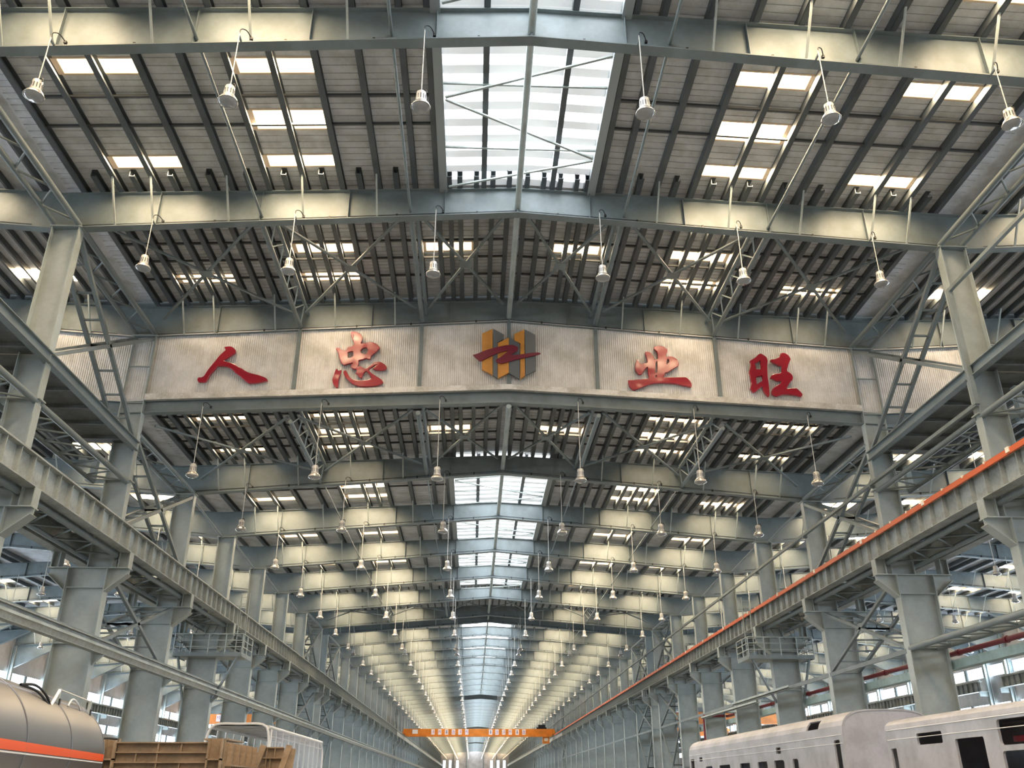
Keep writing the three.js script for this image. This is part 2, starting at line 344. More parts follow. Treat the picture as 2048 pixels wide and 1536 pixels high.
// ---------------------------------------------------------------- roof frames (rafters)
const STIFF = [2.42, 5.6, 8.45, 11.75];
const FLY = [4.65, 7.05, 9.45, 11.85, 13.05];
function buildRafter(R, xc, full, label, group, at, low3) {
  const t = thing('roof_rafter', label, 'rafter', group, at);
  const top = x => R.top0 - R.tops * fold(x), bot = x => low3 ? R.top0 + 0.0 - 0.5 - 0.048 * fold(x) : R.bot0 - R.bots * fold(x);
  const H = HALF, L = xc ? [[xc - H, xc], [xc, xc + H]] : [[-H, 0], [0, H]];
  for (const [a, e] of L) {
    const q = (y0, y1) => [[a, y0(a)], [e, y0(e)], [e, y1(e)], [a, y1(a)]];
    part('web', prism(q(bot, top), -0.01, 0.01), M.steel, t);
    part('bottom_flange', prism(q(x => bot(x) - 0.025, bot), -0.16, 0.16), M.steel, t);
    part('top_flange', prism(q(x => top(x) - 0.025, top), -0.14, 0.14), M.steel, t);
    if (full && !low3) {
      const s = Math.sign((a + e) / 2 - xc);
      for (const u of STIFF) { const x = xc + s * u; part('stiffener', prism([[x - 0.008, bot(x)], [x + 0.008, bot(x)], [x + 0.008, top(x) - 0.025], [x - 0.008, top(x) - 0.025]], -0.13, 0.13), M.steel, t); }
      for (const u of FLY) { const x = xc + s * u; part('fly_brace', bar([x, bot(x) + 0.06, -0.06], [x, top(x) + 0.05, -0.95], 0.055, 0.05), M.pale, t); }
      const conduit = part('cable_conduit', tube([a + (s < 0 ? 0.8 : 0), bot(a + (s < 0 ? 0.8 : 0)) + 0.13, -0.03], [e - (s > 0 ? 0.8 : 0), bot(e - (s > 0 ? 0.8 : 0)) + 0.13, -0.03], 0.011, 5), M.dark, t);
      for (const u of [1.35, 4.0, 6.2, 9.9]) { const x = xc + s * u; part('conduit_clip', box(x - 0.03, x + 0.03, bot(x) + 0.02, bot(x) + 0.15, -0.06, -0.01), M.black, conduit); }
    }
  }
  if (xc) {                                                 // deep haunch where the side hall rafter meets the outer wall column
    const s = Math.sign(xc), a = s * 39.5, e = s * 44.42, ye = R === HI ? 15.6 : 11.75;
    part('haunch', prism([[a, bot(a) - 0.02], [e, bot(e) - 0.02], [e, ye]], -0.01, 0.01), M.steel, t);
    part('haunch_flange', bar([a, bot(a) - 0.03, 0], [e, ye, 0], 0.3, 0.025), M.steel, t);
  }
  if (full && !low3) part('ridge_splice', box(xc - 0.03, xc + 0.03, bot(xc), top(xc) - 0.03, -0.12, 0.12), M.steel, t);
  return t;
}
const GR = 'steel rafters across the middle hall';
const rafterLabel = f => `grey steel plate rafter over the middle hall, ${ord(f.n)} from the camera`;
let hiR, loR, farR;
for (const f of FR) {
  if (f.hi) hiR = hiR ? dup(hiR, rafterLabel(f), [0, 0, f.d]) : buildRafter(HI, 0, true, rafterLabel(f), GR, [0, 0, f.d]);
  else if (f.n <= 14) loR = loR ? dup(loR, rafterLabel(f), [0, 0, f.d]) : buildRafter(LO, 0, true, rafterLabel(f), GR, [0, 0, f.d]);
  else farR = farR ? dup(farR, rafterLabel(f), [0, 0, f.d]) : buildRafter(LO, 0, false, rafterLabel(f), GR, [0, 0, f.d]);
}
buildRafter(LO, 0, true, 'shallow grey steel beam under the lettered white sign wall', GR, [0, 0, D(3) + 0.03], true);
for (const s of [-1, 1]) {
  const g = `side hall rafters on the ${SIDE(s)}`, lab = f => `grey rafter over the side hall, ${SIDE(s)}, ${ord(f.n)} from the camera`;
  let a, b;
  for (const f of FR.filter(f => f.n > 1 && f.n <= 22)) {
    if (f.hi) a = a ? dup(a, lab(f), [0, 0, f.d]) : buildRafter(HI, s * 2 * LINE, true, lab(f), g, [0, 0, f.d]);
    else b = b ? dup(b, lab(f), [0, 0, f.d]) : buildRafter(LO, s * 2 * LINE, f.n < 9, lab(f), g, [0, 0, f.d]);
  }
  buildRafter(LO, s * 2 * LINE, true, `shallow beam under the plain white step wall, ${SIDE(s)}`, g, [0, 0, D(3) + 0.03], true);
}

// ---------------------------------------------------------------- columns
function buildColumn(s, topY, hi, label, group, at, near, step) {
  const t = thing('steel_column', label, 'column', group, at), X = u => s * u, b = (u0, u1, y0, y1, d0, d1) => box(X(u0), X(u1), y0, y1, d0, d1);
  part('upper_web', b(14.12, 14.94, 8.66, topY - 0.02, -0.01, 0.01), M.column, t);
  part('inner_flange', b(14.09, 14.12, 8.66, topY - 0.02, -0.17, 0.17), M.column, t);
  part('outer_flange', b(14.94, 14.97, 8.66, topY - 0.02, -0.17, 0.17), M.column, t);
  part('cap_plate', b(14.02, 15.02, topY - 0.02, topY + 0.02, -0.2, 0.2), M.column, t);
  part('lower_web', b(14.25, 15.58, 0, 8.64, -0.012, 0.012), M.column, t);
  part('inner_flange', b(14.22, 14.25, 0, 8.64, -0.2, 0.2), M.column, t);
  part('outer_flange', b(15.58, 15.61, 0, 8.64, -0.2, 0.2), M.column, t);
  part('shelf_plate', b(13.5, 16.3, 8.64, 8.67, -0.22, 0.22), M.column, t);
  for (const [u, e] of [[14.22, 13.5], [15.61, 16.3]]) {
    part('corbel', prism([[X(u), 8.64], [X(e), 8.64], [X(e), 8.45], [X(u), 7.85]], -0.012, 0.012), M.column, t);
    part('corbel_flange', bar([X(e), 8.45, 0], [X(u), 7.85, 0], 0.4, 0.025), M.column, t);
    part('girder_seat', [b(e < 14 ? 13.52 : 15.95, e < 14 ? 13.55 : 15.98, 8.67, 9.22, -0.17, 0.17), b(e < 14 ? 13.88 : 16.22, e < 14 ? 13.91 : 16.25, 8.67, 9.22, -0.17, 0.17), b(e < 14 ? 13.53 : 15.96, e < 14 ? 13.9 : 16.24, 8.67, 9.22, -0.01, 0.01)], M.column, t);
  }
  part('diaphragm', b(14.25, 15.58, 7.95, 7.98, -0.17, 0.17), M.column, t);
  if (near) {
    part('diaphragm', b(14.25, 15.58, 6.05, 6.08, -0.17, 0.17), M.column, t);
    part('diaphragm', b(14.25, 15.58, 2.9, 2.93, -0.17, 0.17), M.column, t);
    if (hi) {
      part('shelf_plate', b(14.0, 15.7, 11.9, 11.94, -0.2, 0.2), M.column, t);
      part('bracket_post', b(15.4, 15.6, 11.94, 12.9, -0.12, 0.12), M.column, t);
      if (step) part('diaphragm', b(14.12, 14.94, 16.6, 16.63, -0.14, 0.14), M.column, t);
      if (step) part('diaphragm', b(14.12, 14.94, 15.05, 15.08, -0.14, 0.14), M.column, t);
    }
  }
  return t;
}
for (const s of [-1, 1]) {
  const g = `columns between the halls, ${SIDE(s)}`, lab = f => `grey-green steel column, ${SIDE(s)}, ${ord(f.n)} from the camera`;
  let a, b, c;
  for (const f of FR) {
    if (f.n === 3) buildColumn(s, HI.col, true, lab(f), g, [0, 0, f.d], true, true);
    else if (f.hi) a = a ? dup(a, lab(f), [0, 0, f.d]) : buildColumn(s, HI.col, true, lab(f), g, [0, 0, f.d], true);
    else if (f.n <= 12) b = b ? dup(b, lab(f), [0, 0, f.d]) : buildColumn(s, LO.col, false, lab(f), g, [0, 0, f.d], true);
    else c = c ? dup(c, lab(f), [0, 0, f.d]) : buildColumn(s, LO.col, false, lab(f), g, [0, 0, f.d], false);
  }
  // columns and crane girder along the outer wall
  let w;
  for (const f of FR.filter(f => f.n >= 5 && f.n <= 26)) {
    const l = `dark column in front of the outer windows, ${SIDE(s)}, frame ${ord(f.n)}`;
    if (w) { w = dup(w, l, [0, 0, f.d]); continue; }
    w = thing('wall_column', l, 'column', `columns along the outer wall, ${SIDE(s)}`, [0, 0, f.d]);
    part('web', box(s * 44.45, s * 44.75, 0, LO.col, -0.01, 0.01), M.column, w);
    part('girder_bracket', [box(s * 43.65, s * 44.42, 9.18, 9.22, -0.17, 0.17), box(s * 43.65, s * 44.42, 8.8, 9.18, -0.012, 0.012)], M.column, w);
    part('inner_flange', box(s * 44.42, s * 44.45, 0, LO.col, -0.17, 0.17), M.column, w);
    part('outer_flange', box(s * 44.75, s * 44.78, 0, LO.col, -0.17, 0.17), M.column, w);
  }
}

// ---------------------------------------------------------------- crane runway girders
function buildGirder(x, n, label, group, at, len, brake = 0, mat = M.girder) {
  const t = thing('crane_girder', label, 'girder', group, at);
  part('web', box(x - 0.01, x + 0.01, 9.25, 10.03, 0, len), mat, t);
  part('top_flange', box(x - 0.21, x + 0.21, 10.03, 10.06, 0, len - 0.02), mat, t);
  part('bottom_flange', box(x - 0.2, x + 0.2, 9.22, 9.25, 0, len - 0.02), mat, t);
  const st = join(box(x - 0.17, x + 0.17, 9.25, 10.03, -0.012, 0.012));
  for (let i = 0; i < n; i++) put('stiffener', st, mat, t).position.z = -(i + 0.5) * len / n;
  part('crane_rail', [box(x - 0.02, x + 0.02, 10.07, 10.17, 0, len), box(x - 0.06, x + 0.06, 10.06, 10.085, 0, len), box(x - 0.035, x + 0.035, 10.15, 10.2, 0, len)], M.girder, t);
  if (brake) part('brake_plate', box(x + brake * 0.21, brake * 16.0, 9.99, 10.01, 0.22, len - 0.22), M.deck, t);  // plate wears the deck colour, with its shade painted in
  return t;
}
for (const s of [-1, 1]) {
  const g = `crane runway girders, ${SIDE(s)}`, lab = n => `stiffened crane runway girder, ${SIDE(s)}, ${ord(n)} span from the camera`;
  let a, b;
  for (const f of [{ n: 0, d: D(0) }, ...FR]) {
    const n = f.n + 1, at = [0, 0, f.d];
    if (f.n === 9) { buildGirder(s * 13.73, 4, `short stiffened crane runway girder at the expansion joint, ${SIDE(s)}`, g, at, D(9.45) - D(9)); continue; }
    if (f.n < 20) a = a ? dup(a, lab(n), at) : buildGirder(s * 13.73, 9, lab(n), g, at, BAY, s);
    else b = b ? dup(b, lab(n), at) : buildGirder(s * 13.73, 0, lab(n), g, at, BAY);
  }
  const so = `outer wall crane girders, ${SIDE(s)}`; let o;
  for (const f of FR.filter(f => f.n >= 5 && f.n <= 26 && f.n !== 9)) { const l = `dark crane girder before the outer windows, ${SIDE(s)}, span ${ord(f.n)}`; o = o ? dup(o, l, [0, 0, f.d]) : buildGirder(s * 43.9, 9, l, so, [0, 0, f.d], BAY); }
  let m;
  for (const f of FR.filter(f => f.n <= 24 && f.n !== 9)) { const l = `crane girder on the far side of the columns, ${SIDE(s)}, span ${ord(f.n)}`; m = m ? dup(m, l, [0, 0, f.d]) : buildGirder(s * 16.1, 0, l, `side hall crane girders, ${SIDE(s)}`, [0, 0, f.d], BAY); }
}

// ---------------------------------------------------------------- lattices, ties and bracing between the frames
function zig(p, q, n, r, ex, ey) {                          // zigzag web between chord p->q and the same chord shifted by ex, ey
  const out = [], at = t => p.map((v, i) => v + (q[i] - v) * t);
  for (let i = 0; i < n; i++) { const a = at(i / n), b = at((i + 1) / n); if (i % 2) a[0] += ex, a[1] += ey; else b[0] += ex, b[1] += ey; out.push(tube(a, b, r, 6)); }
  return out;
}
function lattice(name, label, category, group, s, u0, u1, y0, y1, d0, d1, r, n) {   // two chords and their web
  const t = thing(name, label, category, group, [0, 0, d0]), L = d1 - d0;
  part('chord', tube([s * u0, y0, 0.1], [s * u0, y0, L - 0.1], r, 10), M.steel, t);
  part('chord', tube([s * u1, y1, 0.1], [s * u1, y1, L - 0.1], r * 0.85, 10), M.steel, t);
  for (const g of zig([s * u0, y0, 0.3], [s * u0, y0, L - 0.3], n, r * 0.38, s * (u1 - u0), y1 - y0)) part('lacing', g, M.steel, t);
  return t;
}
for (const s of [-1, 1]) {
  const S = SIDE(s);
  for (const b of [0, 1, 2]) {
    lattice('tie_lattice', `tube lattice at high column tops, ${S}, span ${ord(b + 1)}`, 'lattice', `column top lattices, ${S}`, s, 14.16, 14.92, 18.06, 18.06, D(b), D(b + 1), 0.1, 8);
    if (b) lattice('tie_lattice', `tube lattice below the walkway, ${S}, span ${ord(b + 1)}`, 'lattice', `walkway lattices, ${S}`, s, 14.16, 15.4, 11.86, 11.86, D(b), D(b + 1), 0.1, 12);
    const w = thing('walkway_deck', `walkway deck toned dark for shade, pale edge beam, ${S}, span ${ord(b + 1)}`, 'walkway', `walkway decks, ${S}`, [0, 0, D(b)]);
    part('edge_beam', [box(s * 13.98, s * 14.22, 13.1, 13.13, 0.02, BAY - 0.02), box(s * 14.08, s * 14.11, 13.13, 13.42, 0.02, BAY - 0.02), box(s * 13.98, s * 14.22, 13.42, 13.45, 0.02, BAY - 0.02)], M.steel, w);
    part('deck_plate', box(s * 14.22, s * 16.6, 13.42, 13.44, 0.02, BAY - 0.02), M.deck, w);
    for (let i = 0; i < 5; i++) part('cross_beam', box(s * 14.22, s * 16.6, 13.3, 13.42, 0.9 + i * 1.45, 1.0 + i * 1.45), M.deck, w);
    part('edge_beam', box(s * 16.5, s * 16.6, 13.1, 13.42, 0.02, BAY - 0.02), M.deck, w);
  }
  for (const f of FR.filter(f => [3, 8, 10].includes(f.n))) lattice('tie_lattice', `tube lattice at low column tops, ${S}, span ${ord(f.n + 1)}`, 'lattice', `low column top lattices, ${S}`, s, 14.16, 14.92, 13.84, 13.84, f.d, f.d + BAY, 0.09, 8);
  for (const f of FR.filter(f => f.n >= 4 && f.n <= 18 && ![8, 9, 10].includes(f.n))) whole('tie_tube', tube([s * 14.3, LO.col - 0.05, f.d], [s * 14.75, LO.col - 0.05, f.d + BAY], 0.055), M.steel, `slim tie tube between low column tops, ${S}, span ${ord(f.n + 1)}`, 'tie', `column top tie tubes, ${S}`);
  // horizontal truss under the crane girders
  for (const f of FR.filter(f => f.n <= 12 && f.n !== 9)) lattice('brake_lattice', `tube lattice under the crane girder, ${S}, span ${ord(f.n + 1)}`, 'lattice', `crane girder lattices, ${S}`, s, 14.03, 15.1, 9.1, 9.0, f.d, f.d + BAY, 0.095, 8);
  // ties along the lower columns
  for (const b of [1, 2]) if (s > 0) lattice('tie_lattice', `tube lattice between lower columns over the railcars, span ${ord(b + 1)}`, 'lattice', 'lower lattices over the railcars', s, 14.3, 15.3, 6.05, 6.05, D(b), D(b + 1), 0.11, 10);
  for (const f of FR.filter(f => f.n >= 3 && f.n <= 20 && f.n !== 9)) if (s > 0) whole('tie_angle', bar([14.24, 5.98, f.d + 0.1], [14.24, 5.98, f.d + BAY - 0.1], 0.07, 0.16), M.steel, `tie bar between lower columns behind the railcars, span ${ord(f.n + 1)}`, 'tie', 'lower tie bars behind the railcars');
}
function xBrace(s, u0, u1, y0, y1, d0, d1, w, battens, label, group) {              // crossed pairs of members between two columns
  const t = thing('cross_brace', label, 'brace', group, [0, 0, d0]), L = d1 - d0;
  for (const [ya, yb] of [[y0, y1], [y1, y0]]) {
    const us = battens ? [u0, u1] : [u0];
    let dg; for (const u of us) dg = part('diagonal', bar([s * u, ya, 0.15], [s * u, yb, L - 0.15], w, w), M.steel, t);
    if (battens) for (let i = 1; i < battens; i++) { const k = i / battens, y = ya + (yb - ya) * k, d = 0.15 + (L - 0.3) * k; part('batten', bar([s * u0, y, d], [s * u1, y, d], w * 0.5, w * 0.5), M.steel, dg); }
  }
  part('gusset', box(s * (u0 - 0.03), s * (u0 - 0.015), (y0 + y1) / 2 - 0.2, (y0 + y1) / 2 + 0.2, L / 2 - 0.22, L / 2 + 0.22), M.steel, t);
}
for (const s of [-1, 1]) {
  const S = SIDE(s), g = `column bracing, ${S}`;
  xBrace(s, 14.18, 14.86, 13.5, 17.8, D(2), D(3), 0.13, 8, `tall ladder-like cross brace beside the sign wall, ${S}`, g);
  xBrace(s, 14.18, 14.86, 10.25, 13.6, D(3), D(4), 0.13, 8, `cross brace above the crane girder in the span after the sign wall, ${S}`, g);
  xBrace(s, 14.3, 15.5, 6.1, 8.6, D(3), D(4), 0.115, 8, `cross brace below the crane girder in the span after the sign wall, ${S}`, g);
  for (const f of FR.filter(f => [8, 10, 20, 30].includes(f.n))) {
    xBrace(s, 14.18, 14.86, 10.25, 13.6, f.d, f.d + BAY, 0.12, 6, `far cross brace above the crane girder, ${S}, span ${ord(f.n + 1)}`, g);
    xBrace(s, 14.3, 15.5, 6.1, 8.6, f.d, f.d + BAY, 0.12, 6, `far cross brace below the crane girder, ${S}, span ${ord(f.n + 1)}`, g);
    xBrace(s, 14.3, 15.5, 0.3, 5.9, f.d, f.d + BAY, 0.12, 6, `far cross brace near the floor, ${S}, span ${ord(f.n + 1)}`, g);
  }
}
// ridge tube and ties along the roof, crossed angles in the braced spans
const tieY = (R, x) => R.bot0 - R.bots * Math.abs(x) + 0.24;
for (const f of [{ n: 0, d: D(0), hi: true }, ...FR.filter(f => f.n <= 18)]) {
  const R = f.hi && f.n < 3 ? HI : LO, L = f.n === 9 ? D(9.45) - D(9) : BAY;
  whole('ridge_tube', tube([0, tieY(R, 0), f.d + 0.02], [0, tieY(R, 0), f.d + L - 0.02], f.n < 9 ? 0.1 : 0.08, 12), M.pale, `round tie tube along the ridge, ${ord(f.n + 1)} span from the camera`, 'tube', 'ridge tie tubes');
  if (f.n === 9) continue;
  const braced = [2, 3, 8].includes(f.n);
  for (const s of [-1, 1]) {
    const S = SIDE(s);
    if (!braced) {
      for (const [x, w] of [[3.56, 'inner'], [8.4, 'outer']]) whole('roof_tie', tube([s * x, tieY(R, x), f.d + 0.02], [s * x, tieY(R, x), f.d + L - 0.02], f.n < 3 ? 0.045 : 0.028), M.steel, `slim ${w} roof tie tube, ${S}, span ${ord(f.n + 1)}`, 'tie', `roof tie tubes, ${S}`);
      continue;
    }
    const t = thing('roof_lattice', `tube lattice under the braced roof, ${S}, span ${ord(f.n + 1)}`, 'lattice', `roof lattices, ${S}`, [0, 0, f.d]), x = s * 8.45, y0 = tieY(R, 8.45) - 0.1, y1 = y0 + 0.62;
    part('chord', tube([x, y0, 0.02], [x, y0, L - 0.1], 0.085, 10), M.steel, t);
    part('chord', tube([x - s * 0.25, y1, 0.02], [x - s * 0.25, y1, L - 0.1], 0.07, 10), M.steel, t);
    for (const z of zig([x, y0, 0.2], [x, y0, L - 0.2], 10, 0.03, -s * 0.25, y1 - y0)) part('lacing', z, M.pale, t);
    const p = thing('roof_lattice', `twin tube tie under the braced roof near the ridge, ${S}, span ${ord(f.n + 1)}`, 'lattice', `roof lattices, ${S}`, [0, 0, f.d]), xx = s * 3.55, yy = tieY(R, 3.55) - 0.05;
    part('chord', tube([xx, yy, 0.02], [xx, yy, L - 0.1], 0.09, 10), M.steel, p);
    part('chord', tube([xx - s * 0.16, yy + 0.36, 0.02], [xx - s * 0.16, yy + 0.36, L - 0.1], 0.07, 10), M.steel, p);
    [[0, 3.55], [3.55, 8.45], [8.45, 14.0]].forEach(([a, e], i) => {
      const X = thing('roof_cross_brace', `crossed roof angles, ${S}, span ${ord(f.n + 1)}, ${['beside the ridge', 'between the tube ties', 'beside the columns'][i]}`, 'brace', `crossed roof angles, ${S}`, [0, 0, f.d]);
      const yA = tieY(R, a) + 0.28, yE = tieY(R, e) + 0.28;
      part('diagonal', bar([s * (a + 0.25), yA, 0.5], [s * (e - 0.25), yE, L - 0.6], 0.1, 0.06), M.steel, X);
      part('diagonal', bar([s * (e - 0.25), yE, 0.5], [s * (a + 0.25), yA, L - 0.6], 0.1, 0.06), M.steel, X);
      part('gusset', box(s * (a + e) / 2 - 0.22, s * (a + e) / 2 + 0.22, (yA + yE) / 2 - 0.05, (yA + yE) / 2 - 0.035, L / 2 - 0.27, L / 2 + 0.17), M.steel, X);
    });
  }
}

// ---------------------------------------------------------------- high-bay lamps
function buildLamp(R, x, label, group, at, near, low3) {
  const t = thing('high_bay_lamp', label, 'lamp', group, at), up = (low3 ? LO.top0 - 0.5 - 0.048 * fold(at[0]) : R.bot0 - R.bots * fold(at[0])) - R.lamp;
  part('wire', tube([0, 0.5, 0], [0, up + 0.1, 0], near ? 0.014 : 0.018, 5), M.wire, t);
  const housing = part('housing', lathe([[0.001, 0.52], [0.07, 0.52], [0.115, 0.49], [0.125, 0.36], [0.135, 0.2], [0.13, 0.19], [0.001, 0.19]], 18), M.lampBody, t);
  part('rim', lathe([[0.12, 0.2], [0.15, 0.19], [0.2, 0.13], [0.235, 0.06], [0.235, 0.04], [0.22, 0.04], [0.13, 0.17]], 22), M.lampRim, t);
  part('lens', lathe([[0.222, 0.055], [0.2, 0.02], [0.13, -0.02], [0.001, -0.035]], 20), M.lens, t);
  part('hook_arm', box(-0.02, 0.02, up - 0.03, up + 0.02, 0, 0.3), M.steel, t);
  if (near) {
    const sl = []; for (let i = 0; i < 12; i++) { const a = i / 12 * Math.PI * 2; sl.push(new THREE.BoxGeometry(0.022, 0.15, 0.02).translate(0, 0.31, 0.122).applyMatrix4(new THREE.Matrix4().makeRotationY(a))); }
    part('vent_slots', sl, M.dark, housing);
    part('power_cord', path([[0.0, 0.53, 0], [0.06, 0.57, -0.03], [0.12, 0.54, -0.05], [0.13, 0.45, -0.04]], 0.014, 14, 5), M.black, t);
    part('power_cord', path([[0.0, up + 0.05, 0], [0.02, up + 0.2, 0], [0.12, up + 0.23, 0.05], [0.22, up + 0.16, 0.2]], 0.014, 14, 5), M.black, t);
    part('hook_clip', box(0.19, 0.26, up + 0.1, up + 0.17, 0.2, 0.27), M.black, t);
  }
  return t;
}
const LX = [-11.75, -7.25, -2.7, 2.7, 7.25, 11.75];
{
  const src = {};
  const hang = (R, xc, x, d, near, label, group, low3) => { const k = `${R.y0}${x}${near}${low3}`; src[k] = src[k] ? dup(src[k], label, [xc + x, R.lamp, d]) : buildLamp(R, x, label, group, [xc + x, R.lamp, d], near, low3); src[k].userData.group = group; };
  const rows = [...FR.filter(f => f.n <= 2), { n: 3, d: D(3), hi: false }, ...FR.filter(f => f.n >= 4 && f.n <= 34)];
  for (const f of rows) LX.forEach((x, i) => hang(f.hi ? HI : LO, 0, x, f.d - 0.35, f.n <= 6, `high-bay lamp under the ${ord(f.n)} rafter, ${ord(i + 1)} of six from the tank car side`, 'high-bay lamps of the middle hall', f.n === 3));
  for (const s of [-1, 1]) for (const f of rows.filter(f => f.n >= 3 && f.n <= 9)) LX.forEach((x, i) => hang(LO, s * 2 * LINE, x, f.d - 0.35, false, `side hall lamp, ${SIDE(s)}, under the ${ord(f.n)} rafter, ${ord(i + 1)} from the tank car`, `high-bay lamps of the side hall, ${SIDE(s)}`, f.n === 3));
  const far = []; for (const f of FR.filter(f => f.n > 34)) for (const x of LX) far.push(tube([x, LO.lamp + 0.4, f.d - 0.35], [x, LO.bot0 - LO.bots * Math.abs(x) - 0.02, f.d - 0.1], 0.018, 4), new THREE.ConeGeometry(0.24, 0.5, 8).translate(x, LO.lamp + 0.25, -f.d + 0.35));
  whole('high_bay_lamp_rows', far, M.lampRim, 'rows of tiny far high-bay lamps near the end wall', 'lamp', 'high-bay lamps of the middle hall', 'stuff');
}

// ---------------------------------------------------------------- the sign wall in the step of the roof
const beamTop = x => LO.top0 - LO.tops * fold(x), hiBot = x => HI.bot0 - HI.bots * fold(x);
function corrugated(x0, x1, y0, y1, d, pitch = 0.085, amp = 0.011) {
  const n = Math.ceil((x1 - x0) / pitch) * 6, pos = [], idx = [];
  for (let i = 0; i <= n; i++) { const x = x0 + (x1 - x0) * i / n, z = -d + amp * Math.cos((x - x0) / pitch * Math.PI * 2); pos.push(x, y0(x), z, x, y1(x), z); }
  for (let i = 0; i < n; i++) { const a = i * 2; idx.push(a, a + 2, a + 1, a + 1, a + 2, a + 3); }
  const g = new THREE.BufferGeometry();
  g.setAttribute('position', new THREE.Float32BufferAttribute(pos, 3)); g.setIndex(idx); g.computeVertexNormals();
  g.setAttribute('uv', new THREE.Float32BufferAttribute(new Float32Array(pos.length / 3 * 2), 2));
  return g;
}
const SX = [-14.06, -8.45, -3.55, 0, 3.55, 8.45, 14.06];
const stepWall = thing('wall_step', 'white corrugated wall in the roof step that carries the red characters', 'wall', null, [0, 0, 0], 'structure');
const wallBay = (a, e, inset) => {
  const lo = Math.min(a, e), hi = Math.max(a, e), q = (f, g) => [[lo, f(lo)], [hi, f(hi)], [hi, g(hi)], [lo, g(lo)]];
  part('corrugated_panel', corrugated(lo + inset, hi - inset, x => beamTop(x) + 0.1, x => hiBot(x) + 0.05, D(3) - 0.05), M.cladding, stepWall);
  part('backing_sheet', prism(q(x => beamTop(x), x => hiBot(x) + 0.1), D(3) - 0.03, D(3) - 0.02), M.cladding, stepWall);
  part('closure_sheet', prism(q(x => HI.top0 - HI.tops * fold(x) - 0.05, x => roofY(HI, x) + 0.06), D(3) + 0.06, D(3) + 0.08), M.steel, stepWall);
};
for (let i = 0; i < 6; i++) wallBay(SX[i], SX[i + 1], 0.08);
for (const s of [-1, 1]) {
  wallBay(s * 14.06, s * 14.98, 0.02);
  for (const [a, e] of [[14.98, 29.8], [29.8, 44.9]]) {
    wallBay(s * a, s * e, 0);
    part('flashing', prism([[s * a, beamTop(a) - 0.02], [s * e, beamTop(e) - 0.02], [s * e, beamTop(e) + 0.16], [s * a, beamTop(a) + 0.16]], D(3) - 0.14, D(3) - 0.08), M.flashing, stepWall);
  }
}
for (const x of SX.slice(1, 6)) part('mullion', box(x - 0.075, x + 0.075, beamTop(x) + 0.2, hiBot(x) - 0.03, D(3) - 0.17, D(3) - 0.06), M.steel, stepWall);
for (const s of [-1, 1]) part('ledge_flashing', prism([[0, beamTop(0) - 0.02], [s * 14.06, beamTop(14.06) - 0.02], [s * 14.06, beamTop(14.06) + 0.24], [0, beamTop(0) + 0.2]], D(3) - 0.26, D(3) - 0.08), M.flashing, stepWall);
